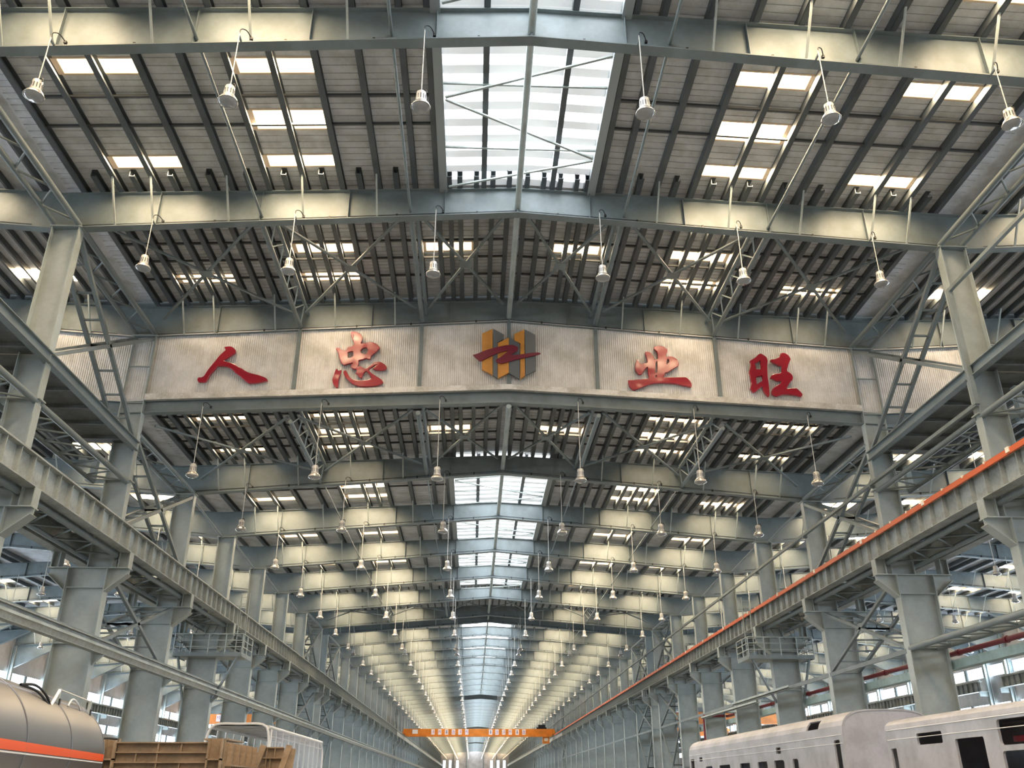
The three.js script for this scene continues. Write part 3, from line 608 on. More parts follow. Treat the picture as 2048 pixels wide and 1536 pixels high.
const OUTLINE = {
  ren: [
    '-11.34,17.48 -11.24,17.51 -11.11,17.52 -11.01,17.49 -10.92,17.42 -10.86,17.33 -10.86,17.24 -10.91,17.18 -11.00,17.12 -11.11,17.02 -11.20,16.94 -11.26,16.88 -11.15,16.84 -11.02,16.81 -10.85,16.74 -10.69,16.64 -10.55,16.57 -10.39,16.46 -10.22,16.38 -10.04,16.33 -9.85,16.28 -9.65,16.21 -9.53,16.15 -9.46,16.06 -9.49,16.02 -9.63,15.99 -9.81,15.94 -10.00,15.91 -10.15,15.91 -10.23,15.94 -10.37,16.04 -10.52,16.17 -10.68,16.30 -10.84,16.44 -10.98,16.55 -11.12,16.61 -11.25,16.63 -11.38,16.63 -11.48,16.62 -11.53,16.53 -11.61,16.40 -11.71,16.24 -11.77,16.09 -11.82,15.97 -11.88,15.93 -12.02,15.92 -12.12,15.93 -12.18,16.03 -12.17,16.10 -12.13,16.14 -12.04,16.14 -11.95,16.21 -11.89,16.34 -11.82,16.50 -11.71,16.69 -11.58,16.91 -11.48,17.09 -11.37,17.23 -11.28,17.34 -11.28,17.39 -11.32,17.45',
  ],
  zhong: [
    '-6.39,18.27 -6.30,18.29 -6.19,18.28 -6.05,18.23 -5.95,18.13 -5.90,18.00 -5.92,17.84 -5.94,17.76 -5.86,17.77 -5.70,17.80 -5.55,17.84 -5.42,17.80 -5.27,17.71 -5.19,17.60 -5.19,17.54 -5.29,17.42 -5.41,17.30 -5.50,17.20 -5.53,17.07 -5.62,17.06 -5.70,17.09 -5.84,17.03 -5.98,16.99 -5.97,16.88 -5.99,16.76 -6.07,16.61 -6.21,16.64 -6.28,16.71 -6.26,16.81 -6.21,16.88 -6.33,16.85 -6.45,16.81 -6.53,16.77 -6.60,16.80 -6.68,16.90 -6.75,17.06 -6.79,17.21 -6.84,17.37 -6.92,17.48 -6.89,17.54 -6.78,17.53 -6.73,17.47 -6.60,17.43 -6.50,17.45 -6.45,17.57 -6.32,17.61 -6.24,17.69 -6.24,17.79 -6.27,17.89 -6.33,18.03 -6.38,18.17',
    '#-6.47,17.37 -6.23,17.42 -6.21,17.16 -6.43,17.08',
    '#-5.96,17.46 -5.88,17.56 -5.74,17.61 -5.66,17.55 -5.63,17.41 -5.70,17.27 -5.80,17.25 -5.91,17.31 -5.96,17.36',
    '#-6.32,18.21 -6.26,18.15 -6.24,17.97 -6.26,17.92 -6.31,18.03',
    '|-6.81,16.63 -6.74,16.53 -6.64,16.57 -6.63,16.48 -6.68,16.28 -6.70,16.09 -6.70,15.83 -6.74,15.78 -6.83,15.84 -6.90,15.96 -6.95,16.13 -6.92,16.30 -6.89,16.45 -6.86,16.57',
    '|-6.07,16.42 -6.04,16.57 -6.07,16.63 -5.96,16.75 -5.83,16.71 -5.69,16.64 -5.61,16.70 -5.49,16.81 -5.38,16.91 -5.26,16.95 -5.14,16.95 -5.00,16.88 -4.89,16.78 -4.85,16.68 -4.91,16.60 -5.05,16.57 -5.24,16.58 -5.40,16.64 -5.33,16.73 -5.24,16.84 -5.35,16.78 -5.47,16.68 -5.57,16.59 -5.47,16.48 -5.40,16.42 -5.26,16.33 -5.09,16.22 -4.98,16.11 -4.96,16.03 -5.09,15.95 -5.26,15.89 -5.47,15.86 -5.70,15.85 -5.91,15.87 -6.11,15.94 -6.27,16.05 -6.40,16.19 -6.50,16.33 -6.55,16.48 -6.51,16.54 -6.45,16.55 -6.38,16.42 -6.28,16.26 -6.14,16.16 -5.93,16.12 -5.69,16.13 -5.50,16.17 -5.44,16.24 -5.54,16.40 -5.65,16.52 -5.73,16.46 -5.78,16.32 -5.82,16.21 -5.91,16.26 -6.00,16.37',
  ],
  ye: [
    '4.76,16.33 4.90,16.34 5.13,16.37 5.40,16.40 5.59,16.43 5.58,16.60 5.58,16.80 5.58,16.92 5.50,16.85 5.43,16.76 5.37,16.67 5.31,16.59 5.20,16.59 5.12,16.68 5.07,16.80 5.08,16.94 5.11,17.10 5.15,17.21 5.19,17.28 5.23,17.19 5.29,17.10 5.38,17.07 5.48,17.11 5.58,17.14 5.58,17.25 5.56,17.39 5.52,17.51 5.52,17.59 5.59,17.62 5.69,17.61 5.78,17.55 5.85,17.43 5.88,17.29 5.95,17.29 6.02,17.32 6.03,17.47 6.02,17.61 5.95,17.70 5.89,17.77 5.93,17.86 6.03,17.90 6.17,17.90 6.31,17.86 6.42,17.77 6.44,17.67 6.40,17.55 6.38,17.41 6.49,17.43 6.62,17.42 6.74,17.36 6.83,17.26 6.87,17.14 6.84,17.01 6.74,16.94 6.57,16.83 6.40,16.72 6.28,16.67 6.25,16.58 6.21,16.49 6.40,16.49 6.64,16.50 6.96,16.51 7.10,16.50 7.19,16.43 7.27,16.31 7.31,16.21 7.28,16.07 7.14,16.10 6.96,16.14 6.74,16.19 6.49,16.22 6.22,16.23 5.96,16.22 5.70,16.18 5.48,16.10 5.29,16.02 5.11,15.94 4.98,15.90 4.89,15.94 4.80,16.06 4.76,16.19',
    '#5.90,17.15 6.01,17.22 5.98,16.73 5.89,16.65 5.86,16.70',
    '#6.40,17.34 6.48,17.29 6.50,17.18 6.43,17.09 6.35,17.02 6.35,17.16',
    '#5.87,16.59 5.94,16.58 5.93,16.47 5.85,16.46',
  ],
  wang: [
    '9.78,17.28 9.89,17.36 10.04,17.46 10.14,17.56 10.24,17.63 10.32,17.62 10.42,17.55 10.50,17.46 10.53,17.34 10.52,17.25 10.48,17.08 10.46,16.84 10.44,16.63 10.44,16.44 10.44,16.25 10.43,16.00 10.41,15.78 10.35,15.70 10.27,15.79 10.21,15.90 10.18,16.01 10.17,16.14 10.09,16.10 9.98,16.01 9.89,15.93 9.79,15.89 9.71,15.94 9.66,16.06 9.70,16.18 9.73,16.30 9.72,16.49 9.72,16.65 9.69,16.78 9.74,16.91 9.78,17.07 9.79,17.20',
    '#9.93,17.19 10.07,17.24 10.22,17.34 10.23,17.21 10.23,17.05 10.22,16.91 9.99,16.90 9.98,17.04',
    '#9.94,16.59 10.09,16.63 10.22,16.65 10.23,16.52 10.22,16.39 10.08,16.31 9.95,16.22 9.92,16.35',
    '|10.63,17.33 10.68,17.37 10.83,17.39 10.95,17.45 11.04,17.53 11.10,17.65 11.19,17.68 11.29,17.67 11.40,17.59 11.46,17.49 11.48,17.39 11.42,17.28 11.36,17.15 11.30,17.00 11.27,16.86 11.36,16.79 11.44,16.70 11.47,16.59 11.43,16.46 11.33,16.35 11.23,16.22 11.14,16.09 11.27,16.10 11.42,16.11 11.55,16.10 11.64,16.01 11.72,15.90 11.75,15.82 11.68,15.73 11.51,15.77 11.35,15.80 11.14,15.82 10.97,15.81 10.82,15.76 10.70,15.73 10.59,15.75 10.51,15.83 10.50,15.92 10.55,16.03 10.67,16.15 10.79,16.23 10.91,16.31 10.97,16.40 10.87,16.40 10.76,16.42 10.64,16.49 10.53,16.53 10.60,16.65 10.72,16.72 10.86,16.75 11.00,16.80 11.04,16.93 11.06,17.06 10.94,17.10 10.83,17.16 10.73,17.22 10.66,17.27',
  ],
  logo: [
    '-1.10,18.26 -0.67,18.50 -0.65,16.42 -1.08,16.66',
    '-0.65,18.50 -0.21,18.24 -0.22,18.04 -0.47,17.87 -0.46,16.26 -0.64,16.41',
    '-0.46,17.85 -0.01,18.11 -0.01,16.53 -0.45,16.26',
    '0.00,18.11 0.22,17.98 0.43,17.84 0.42,16.25 0.00,16.51',
    '0.21,18.27 0.62,18.50 0.63,16.41 0.44,16.26 0.45,17.85 0.21,17.98',
    '0.64,18.50 1.06,18.25 1.06,16.65 0.65,16.41',
    '-1.45,17.26 -1.25,17.33 -1.08,17.42 -0.86,17.51 -0.62,17.59 -0.38,17.66 -0.14,17.72 0.10,17.74 0.25,17.70 0.34,17.64 0.36,17.58 0.32,17.48 0.23,17.40 0.13,17.33 0.10,17.27 0.25,17.29 0.45,17.32 0.71,17.37 0.97,17.41 1.15,17.42 1.25,17.40 1.25,17.36 1.05,17.29 0.79,17.22 0.50,17.14 0.23,17.07 -0.01,16.99 -0.19,16.92 -0.33,16.90 -0.46,16.94 -0.53,17.01 -0.50,17.09 -0.38,17.16 -0.24,17.28 -0.12,17.38 -0.05,17.47 -0.18,17.45 -0.35,17.40 -0.50,17.34 -0.65,17.26 -0.82,17.17 -0.99,17.07 -1.16,16.99 -1.29,17.09 -1.38,17.18',
  ],
};
const pairs = str => str.replace(/^[#|]/, '').split(' ').map(p => p.split(',').map(Number));
function shapesOf(list, cx, cy) {                           // '#' is a hole in the stroke before it, '|' a further stroke
  const out = [];
  for (const l of list) {
    const pts = pairs(l).map(([x, y]) => new THREE.Vector2(x - cx, y - cy));
    const curve = new THREE.SplineCurve([...pts, pts[0]]).getPoints(pts.length * 3);
    if (l[0] === '#') out.at(-1).holes.push(new THREE.Path(curve)); else out.push(new THREE.Shape(curve));
  }
  return out;
}
function character(key, label) {
  const all = OUTLINE[key].flatMap(pairs), xs = all.map(p => p[0]), ys = all.map(p => p[1]), cx = (Math.min(...xs) + Math.max(...xs)) / 2, cy = (Math.min(...ys) + Math.max(...ys)) / 2;
  const t = thing('sign_character', label, 'sign letter', 'red characters on the sign wall', [cx, cy, D(3) - 0.14]);
  for (const s of shapesOf(OUTLINE[key], cx, cy)) part('stroke', new THREE.ExtrudeGeometry(s, { depth: 0.06, bevelEnabled: true, bevelThickness: 0.02, bevelSize: 0.02, bevelOffset: -0.02, bevelSegments: 2, curveSegments: 4 }), M.red, t);
}
character('ren', 'glossy red two-stroke character on the white wall beside the tank side column');
character('zhong', 'glossy red character with heart-shaped lower strokes beside the emblem');
character('ye', 'glossy red character with long base stroke, next after the emblem');
character('wang', 'glossy red two-part character on the white wall beside the railcar side column');
{
  const t = thing('sign_emblem', 'orange and grey folded block emblem with a dark red brush stroke', 'emblem', null, [-0.1, 17.4, D(3) - 0.2]);
  OUTLINE.logo.forEach((l, i) => {
    const pts = pairs(l).map(([x, y]) => new THREE.Vector2(x + 0.1, y - 17.4));
    const sh = new THREE.Shape(i < 6 ? pts : new THREE.SplineCurve([...pts, pts[0]]).getPoints(pts.length * 3));
    const o = part(i < 6 ? 'emblem_block' : 'brush_stroke', new THREE.ExtrudeGeometry(sh, { depth: i < 6 ? 0.09 : 0.05, bevelEnabled: true, bevelThickness: 0.008, bevelSize: 0.008, bevelOffset: -0.008, bevelSegments: 1 }), i === 6 ? M.maroon : i % 2 ? M.logoGrey : M.logoOrange, t);
    if (i === 6) o.position.z = 0.11;
    o.userData.label = i === 6 ? 'dark red brush stroke' : i % 2 ? 'grey block face' : 'orange block face';
  });
}

// ---------------------------------------------------------------- overhead cranes
function plateTexture(n, col) {                             // flat print: brushed characters, too far away to read
  const c = document.createElement('canvas'); c.width = 64; c.height = 88;
  const g = c.getContext('2d');
  g.fillStyle = '#e9e4ea'; g.fillRect(0, 0, 64, 88); g.strokeStyle = col; g.lineWidth = 6;
  const L = [[[14, 20, 24, 30], [12, 40, 22, 48], [12, 72, 24, 58], [32, 18, 54, 18], [43, 12, 43, 74], [32, 34, 54, 34], [32, 50, 54, 50]], [[14, 14, 14, 74], [14, 16, 26, 28], [26, 28, 16, 42], [44, 12, 30, 34], [44, 12, 56, 34], [32, 44, 56, 44], [44, 36, 44, 74]], [[32, 10, 32, 78], [12, 20, 52, 20], [16, 32, 48, 32], [16, 44, 48, 44], [10, 54, 54, 54], [14, 66, 50, 66]], [[10, 26, 30, 26], [20, 12, 20, 44], [12, 48, 30, 48], [12, 72, 30, 72], [12, 48, 12, 72], [40, 12, 34, 34], [36, 30, 56, 30], [50, 30, 34, 74], [38, 42, 56, 76]]][n % 4];
  for (const [a, b, e, f] of L) { g.beginPath(); g.moveTo(a, b); g.lineTo(e, f); g.stroke(); }
  const t = new THREE.CanvasTexture(c); t.colorSpace = THREE.SRGBColorSpace; return t;
}
const PLATE = [['#a04a6a', 0], ['#8a4a7c', 1], ['#5a4a6c', 2], ['#7c4a8c', 3]].map(([c, n]) => std(1, 1, 1, 0.6, { map: plateTexture(n, c) }));
function buildCrane(label, x0, x1, y0, y1, d, plates, w = 1.5) {
  const t = thing('bridge_crane', label, 'crane', 'orange bridge cranes', [0, 0, d]);
  part('bridge_girder', [box(x0, x1, y0 + 0.14, y1, 0, 0.5), box(x0 + 0.5, x1 - 0.5, y0, y0 + 0.14, -0.1, 0.6)], M.crane, t);
  part('bridge_girder', box(x0 + 0.3, x1 - 0.3, y0 + 0.14, y1, 1.6, 2.1), M.crane, t);
  part('lower_flange', box(x0 + 0.6, x1 - 0.6, y0 - 0.08, y0 + 0.1, -0.16, 0.66), M.crane, t);
  for (const x of [x0 + 0.2, x1 - 0.2]) { const truck = part('end_truck', box(x - 0.22, x + 0.22, 10.28, 10.75, -1.2, 3.4), M.crane, t); for (const dd of [-0.8, 3.0]) part('wheel', tube([x - 0.08, 10.36, dd], [x + 0.08, 10.36, dd], 0.16, 14), M.dark, truck); }
  plates.forEach((x, i) => { const g = new THREE.BoxGeometry(0.62, (y1 - y0) * 0.72, 0.02); const o = put('sign_plate', g, PLATE[i % 4], t); o.position.set(x, (y0 + y1) / 2 + 0.08, 0.02); });
  return t;
}
{
  const t = buildCrane('orange bridge crane with twelve white plates spanning the middle hall', -13.85, 13.85, 9.95, 11.2, 172, [-8.45, -7.2, -5.96, -4.7, -3.5, -2.27, 2.1, 3.26, 4.5, 5.7, 6.97, 8.2]);
  part('capacity_board', box(-12.2, -11.2, 10.35, 11.05, -0.03, 0), M.paper, t);
  part('hoist_trolley', [box(10.6, 12.4, 11.2, 11.5, 0.2, 1.9), box(10.9, 12.2, 11.5, 11.95, 0.4, 1.7)], M.black, t);
  part('control_cab', [box(11.7, 12.9, 8.75, 9.9, 0.1, 1.6), box(11.9, 12.1, 9.9, 10.1, 0.2, 1.4)], M.crane, t);
  part('cab_window', box(11.95, 12.65, 9.15, 9.65, 0.06, 0.1), M.clip, t);
  buildCrane('red-orange bridge crane with white plates in the side hall behind the tank car', -43.6, -16.1, 10.1, 11.4, 140, [-41.2, -38.9, -31.4, -29]);
  buildCrane('orange bridge crane in the side hall behind the white railcars, nearer one', 16.1, 43.6, 9.5, 10.95, 128, []);
  buildCrane('orange bridge crane in the side hall behind the white railcars, farther one', 16.1, 43.6, 9.7, 10.95, 163, []);
}

// ---------------------------------------------------------------- service platforms on the fifth columns
for (const s of [-1, 1]) {
  const t = thing('service_platform', `railed service platform hung on the fifth column, ${SIDE(s)}`, 'platform', 'railed service platforms', [0, 0, D(5)]);
  const X = u => s * u, u0 = 12.7, u1 = 16.05, d0 = -1.25, d1 = 0.75, y = 7.55;
  part('floor_plate', box(X(u0), X(u1), y - 0.04, y, d0, d1), M.girder, t);
  part('toe_board', [box(X(u0), X(u1), y - 0.1, y + 0.1, d0 - 0.02, d0), box(X(u0), X(u0 - 0.02), y - 0.1, y + 0.1, d0, d1), box(X(u1), X(u1 + 0.02), y - 0.1, y + 0.1, d0, d1)], M.steel, t);
  for (let i = 0; i <= 4; i++) part('rail_post', tube([X(u0 + (u1 - u0) * i / 4), y, d0], [X(u0 + (u1 - u0) * i / 4), y + 0.98, d0], 0.027, 6), M.pale, t);
  for (const u of [u0, u1]) for (const d of [-0.3, d1]) part('rail_post', tube([X(u), y, d], [X(u), y + 0.98, d], 0.027, 6), M.pale, t);
  for (const h of [0.36, 0.67, 0.98]) {
    part('hand_rail', tube([X(u0), y + h, d0], [X(u1), y + h, d0], 0.024, 6), M.pale, t);
    for (const u of [u0, u1]) part('hand_rail', tube([X(u), y + h, d0], [X(u), y + h, d1], 0.024, 6), M.pale, t);
  }
  for (const [u, e] of [[u0 + 0.2, 14.22], [u1 - 0.2, 15.6]]) part('strut', bar([X(u), y - 0.06, d0 + 0.2], [X(e), y - 2.1, -0.1], 0.09), M.steel, t);
  for (const u of [14.35, 14.75, 15.25]) part('hanger', tube([X(u), y + 0.9, d0 + 0.3], [X(u), 9.1, -0.15], 0.02, 5), M.steel, t);
  let stile; for (const u of [12.72, 13.12]) stile = part('ladder_stile', tube([X(u), y, -0.9], [X(u), 10.6, -0.9], 0.024, 6), M.pale, t);
  for (let i = 0; i < 9; i++) part('ladder_rung', tube([X(12.72), y + 0.3 + i * 0.32, -0.9], [X(13.12), y + 0.3 + i * 0.32, -0.9], 0.014, 5), M.pale, stile);
  part('ladder_hoop', path([[X(15.5), y + 0.2, -0.5], [X(15.5), y + 2.1, -0.5], [X(15.6), y + 2.3, -0.5], [X(15.75), y + 2.3, -0.5], [X(15.85), y + 2.1, -0.5], [X(15.85), y + 0.2, -0.5]], 0.022, 30, 5), M.steel, t);
}

// ---------------------------------------------------------------- runs along the columns
{
  const t = thing('conductor_bar', 'orange conductor bar along the crane girder on the white railcar side', 'conductor bar');
  part('bar', box(13.44, 13.51, 9.93, 10.09, 8, 168), M.conductor, t);
  part('insulator_strip', box(13.5, 13.53, 10.06, 10.13, 8, 168), M.black, t);
  for (let d = 12; d < 120; d += 1.25) part('hanger_clip', box(13.41, 13.54, Math.round((d - 12) / 1.25) % 4 ? 10.05 : 9.97, 10.12, d, d + (Math.round((d - 12) / 1.25) % 4 ? 0.05 : 0.16)), M.clip, t);
}
{
  const t = thing('cable_duct', 'grey cable duct stepping down the second column and running along the railcar side', 'cable duct');
  part('upper_run', box(13.9, 14.02, 16.1, 16.22, 6, 23.85), M.steel, t);
  part('drop', box(13.88, 14.03, 12.15, 16.2, 23.7, 23.85), M.steel, t);
  part('lower_run', box(13.9, 14.02, 12.1, 12.22, 23.75, 200), M.steel, t);
  for (const f of FR.filter(f => f.n >= 3 && f.n <= 20)) part('bracket', box(13.9, 14.09, 12.02, 12.1, f.d - 0.05, f.d + 0.05), M.steel, t);
}
{
  const t = thing('monorail_beam', 'low runway beam along the columns on the tank car side', 'beam', null, [0, 0, 0]);
  part('web', box(-13.99, -13.97, 5.74, 6.12, 6, 300), M.girder, t);
  part('top_flange', box(-14.1, -13.86, 6.12, 6.15, 6, 300), M.girder, t);
  part('bottom_flange', box(-14.1, -13.86, 5.71, 5.74, 6, 300), M.girder, t);
  part('rail', box(-14.04, -13.93, 6.15, 6.22, 6, 300), M.steel, t);
  part('collector_rail', box(-13.84, -13.8, 5.9, 5.98, 6, 300), M.pale, t);
  for (const f of FR.filter(f => f.n >= 2 && f.n <= 16)) part('bracket', prism([[-14.22, 5.7], [-13.86, 5.7], [-14.22, 5.35]], f.d - 0.06, f.d + 0.06), M.column, t);
}
{
  const t = thing('fire_main', 'dark red water pipe running behind the columns over the railcars', 'pipe');
  part('pipe_run', tube([15.8, 5.86, 8], [15.8, 5.86, D(7)], 0.09, 12), M.redPipe, t);
  for (let d = 10; d < 60; d += 3) part('coupling', tube([15.8, 5.86, d], [15.8, 5.86, d + 0.16], 0.115, 12), M.redPipe, t);
  part('pipe_cross', tube([15.8, 5.86, D(7)], [14.1, 5.86, D(7) - 0.25], 0.08, 10), M.redPipe, t);
  part('drop_pipe', tube([14.1, 5.86, D(7) - 0.25], [14.1, 0.4, D(7) - 0.25], 0.07, 10), M.redPipe, t);
  const b = thing('pipe_support_beam', 'pale mint beam under the dark red water pipe', 'beam');
  part('web', box(15.72, 15.9, 5.36, 5.64, 8, 90), M.mint, b);
  part('bottom_flange', box(15.64, 15.98, 5.33, 5.36, 8, 90), M.mint, b);
}
{
  const t = thing('cable_tray', 'pale folded cable tray fixed to columns above the farther railcar', 'tray');
  part('tray_run', [box(13.75, 13.98, 5.85, 5.88, D(4) + 4, D(6) - 1), box(13.75, 13.77, 5.85, 5.98, D(4) + 4, D(6) - 1)], M.pale, t);
  part('tray_run', [box(13.5, 13.72, 5.55, 5.58, D(5) + 1, D(7) - 2), box(13.5, 13.52, 5.55, 5.68, D(5) + 1, D(7) - 2)], M.pale, t);
  for (const d of [D(5), D(6)]) part('arm', box(13.45, 14.22, 5.5, 5.55, d - 0.05, d + 0.05), M.steel, t);
}

// ---------------------------------------------------------------- tank car
{
  const cx = -9.02, cy = 2.07, r = 1.0, dEnd = 17.75, t = thing('tank_car', 'silver aluminium tank car with an orange band', 'tank car', null, [cx, 0, dEnd]);
  t.rotation.y = 0.17;
  const turn = new THREE.Matrix4().makeRotationX(Math.PI / 2);                 // lathe axis onto the track, y -> towards the camera
  const prof = [[0.001, -0.4], [0.3, -0.38], [0.6, -0.31], [0.82, -0.2], [0.94, -0.08], [r, 0.1], [r, 9]];
  const barrel = part('tank_barrel', lathe(prof.map(([a, b]) => [a, b]), 64).applyMatrix4(turn).translate(0, cy, 0), M.aluminium, t);
  for (const d of [0.1, 2.6, 5.1, 7.6]) part('weld_ring', new THREE.TorusGeometry(r + 0.002, 0.012, 6, 64).translate(0, cy, d), M.aluminium, barrel);
  const bandGeo = (a0, a1, R2) => { const pos = [], n = 8; for (let i = 0; i < n; i++) { const p = a0 + (a1 - a0) * i / n, q = a0 + (a1 - a0) * (i + 1) / n; pos.push([R2 * Math.cos(p), R2 * Math.sin(p)], [R2 * Math.cos(q), R2 * Math.sin(q)]); } return pos; };
  const strip = (a0, a1) => { const gs = []; const p = bandGeo(a0, a1, r + 0.012), q = bandGeo(a0, a1, r - 0.01); for (let i = 0; i < p.length; i += 2) gs.push(prism([p[i], p[i + 1], q[i + 1], q[i]].map(([x, y]) => [x, y + cy]), -9, -0.12)); return gs; };
  part('orange_band', strip(-0.045, 0.07), M.stripe, barrel);
  part('white_line', strip(-0.08, -0.06), M.white, barrel);
  for (let i = 0; i < 9; i++) part('hazard_mark', prism(bandGeo(-0.46, -0.36, r + 0.012).slice(0, 2).concat(bandGeo(-0.46, -0.36, r - 0.01).slice(0, 2).reverse()).map(([x, y]) => [x, y + cy]), -4.2 - i * 0.3, -4.05 - i * 0.3), i % 2 ? M.white : M.redPipe, barrel);
  // flat cover and fittings on top
  part('top_cover', box(-0.45, 0.6, cy + 0.55, cy + 0.82, -9, -0.15), M.primer, t);
  part('cover_lip', box(0.6, 0.63, cy + 0.55, cy + 0.59, -9, -0.15), M.aluminium, t);
  for (const d of [-0.3, -2.6]) { part('bracket_post', box(0.62, 0.67, cy + 0.39, cy + 0.99, d - 0.03, d + 0.03), M.pale, t); part('bracket_plate', box(0.6, 0.64, cy + 0.41, cy + 0.79, d - 0.16, d + 0.12), M.primer, t); part('latch', box(0.67, 0.69, cy + 0.71, cy + 0.83, d - 0.03, d + 0.03), M.black, t); }
  part('rope_rail', tube([0.65, cy + 0.97, -2.6], [0.65, cy + 0.97, -0.3], 0.012, 5), M.wire, t);
  part('grab_iron', path([[0.65, cy + 0.77, -1.9], [0.65, cy + 0.89, -1.7], [0.65, cy + 0.85, -1.2], [0.65, cy + 0.73, -0.9]], 0.016, 16, 5), M.white, t);
  part('valve_rod', tube([0.72, cy + 0.55, -3.4], [0.66, cy + 0.95, -2.65], 0.026, 8), M.white, t);
  part('hose', path([[0.5, cy + 0.89, -4.2], [0.62, cy + 0.91, -3.9], [0.7, cy + 0.77, -3.4], [0.72, cy + 0.61, -3.2]], 0.02, 20, 6), M.black, t);
  part('hose', path([[0.5, cy + 0.89, -4.2], [0.64, cy + 0.83, -3.8], [0.71, cy + 0.69, -3.4], [0.72, cy + 0.59, -3.2]], 0.02, 20, 6), M.black, t);
  part('hose', path([[0.7, cy + 0.39, -0.2], [0.8, cy + 0.35, 0.1], [0.95, cy + 0.37, 0.3], [1.1, cy + 0.36, 0.4]], 0.02, 16, 6), M.black, t);
  part('underframe', box(-0.95, 0.95, 0.8, 1.15, -9, 0.3), M.dark, t);
  for (const d of [-1, -2.8, -6.5, -8.3]) for (const x of [-0.72, 0.72]) part('wheel', tube([x - 0.06, 0.45, d], [x + 0.06, 0.45, d], 0.45, 24), M.dark, t);
}

// ---------------------------------------------------------------- brown steel assemblies
function ribbedPanel(t, x0, x1, y0, y1, d, rows, ups) {
  part('plate', box(x0, x1, y0, y1, d + 0.1, d + 0.13), M.brown, t);
  for (let i = 0; i <= rows; i++) { const y = y0 + (y1 - y0) * i / rows; part('rib', box(x0, x1, y - 0.012, y + 0.012, d, d + 0.12), M.brown, t); }
  for (const [x, i] of ups) { const X = x0 + (x1 - x0) * x, h = (y1 - y0) / rows; part('web_stiffener', box(X - 0.012, X + 0.012, y0 + h * i, y0 + h * (i + 1), d + 0.02, d + 0.12), M.brown, t); }
}
{
  const t = thing('bolster_frame', 'brown ribbed steel frame with end posts beside the tank car', 'steel frame', null, [0, 0, 0]), d = 20;
  ribbedPanel(t, -8.62, -6.72, 1.3, 2.44, d, 6, [[0.22, 4], [0.45, 5], [0.45, 4], [0.45, 3], [0.7, 5], [0.7, 3], [0.22, 2], [0.45, 2]]);
  for (const [a, e] of [[-8.86, -8.62], [-6.72, -6.42]]) { part('end_post', [box(a, e, 0.4, 2.52, d + 0.04, d + 0.07), box(a, a + 0.03, 0.4, 2.52, d - 0.1, d + 0.2), box(e - 0.03, e, 0.4, 2.52, d - 0.1, d + 0.2), box(a, e, 2.1, 2.13, d - 0.1, d + 0.07)], M.brown, t); }
  part('plate', box(-6.42, -6.39, 1.3, 2.46, d + 0.2, d + 2.6), M.brown, t);
  for (let i = 0; i <= 12; i++) part('side_rib', box(-6.39, -6.28, 1.3, i % 3 ? 2.0 : 2.44, d + 0.25 + 2.3 * i / 12, d + 0.28 + 2.3 * i / 12), M.brown, t);
  part('side_rib', box(-6.39, -6.27, 1.99, 2.02, d + 0.2, d + 2.6), M.brown, t);
  part('top_plate', box(-6.9, -6.38, 2.5, 2.53, d + 0.2, d + 1.6), M.brown, t);
  part('leg', [box(-8.8, -8.6, 0, 1.3, d + 0.1, d + 0.3), box(-6.7, -6.5, 0, 1.3, d + 0.1, d + 0.3), box(-6.6, -6.45, 0, 1.3, d + 2.4, d + 2.6)], M.brown, t);
  const u = thing('bolster_frame', 'smaller brown ribbed steel frame with slanted ends before the white cage', 'steel frame', null, [0, 0, 0]), e = 22.8;
  ribbedPanel(u, -6.3, -5.72, 1.3, 2.45, e, 5, [[0.33, 4], [0.66, 4], [0.33, 3], [0.66, 2], [0.5, 3]]);
  for (const [x, k] of [[-6.33, -0.35], [-5.72, -0.3]]) part('slant_post', bar([x + 0.15, 2.5, e - 0.05], [x + k, 0.9, e - 0.05], 0.05, 0.14), M.brown, u);
  part('end_plate', prism([[-5.7, 1.3], [-5.5, 1.6], [-5.42, 2.42], [-5.6, 2.44]], e - 0.02, e + 0.02), M.brown, u);
  part('leg', [box(-6.2, -6.05, 0, 1.3, e + 0.1, e + 0.3), box(-5.95, -5.8, 0, 1.3, e + 0.1, e + 0.3)], M.brown, u);
}
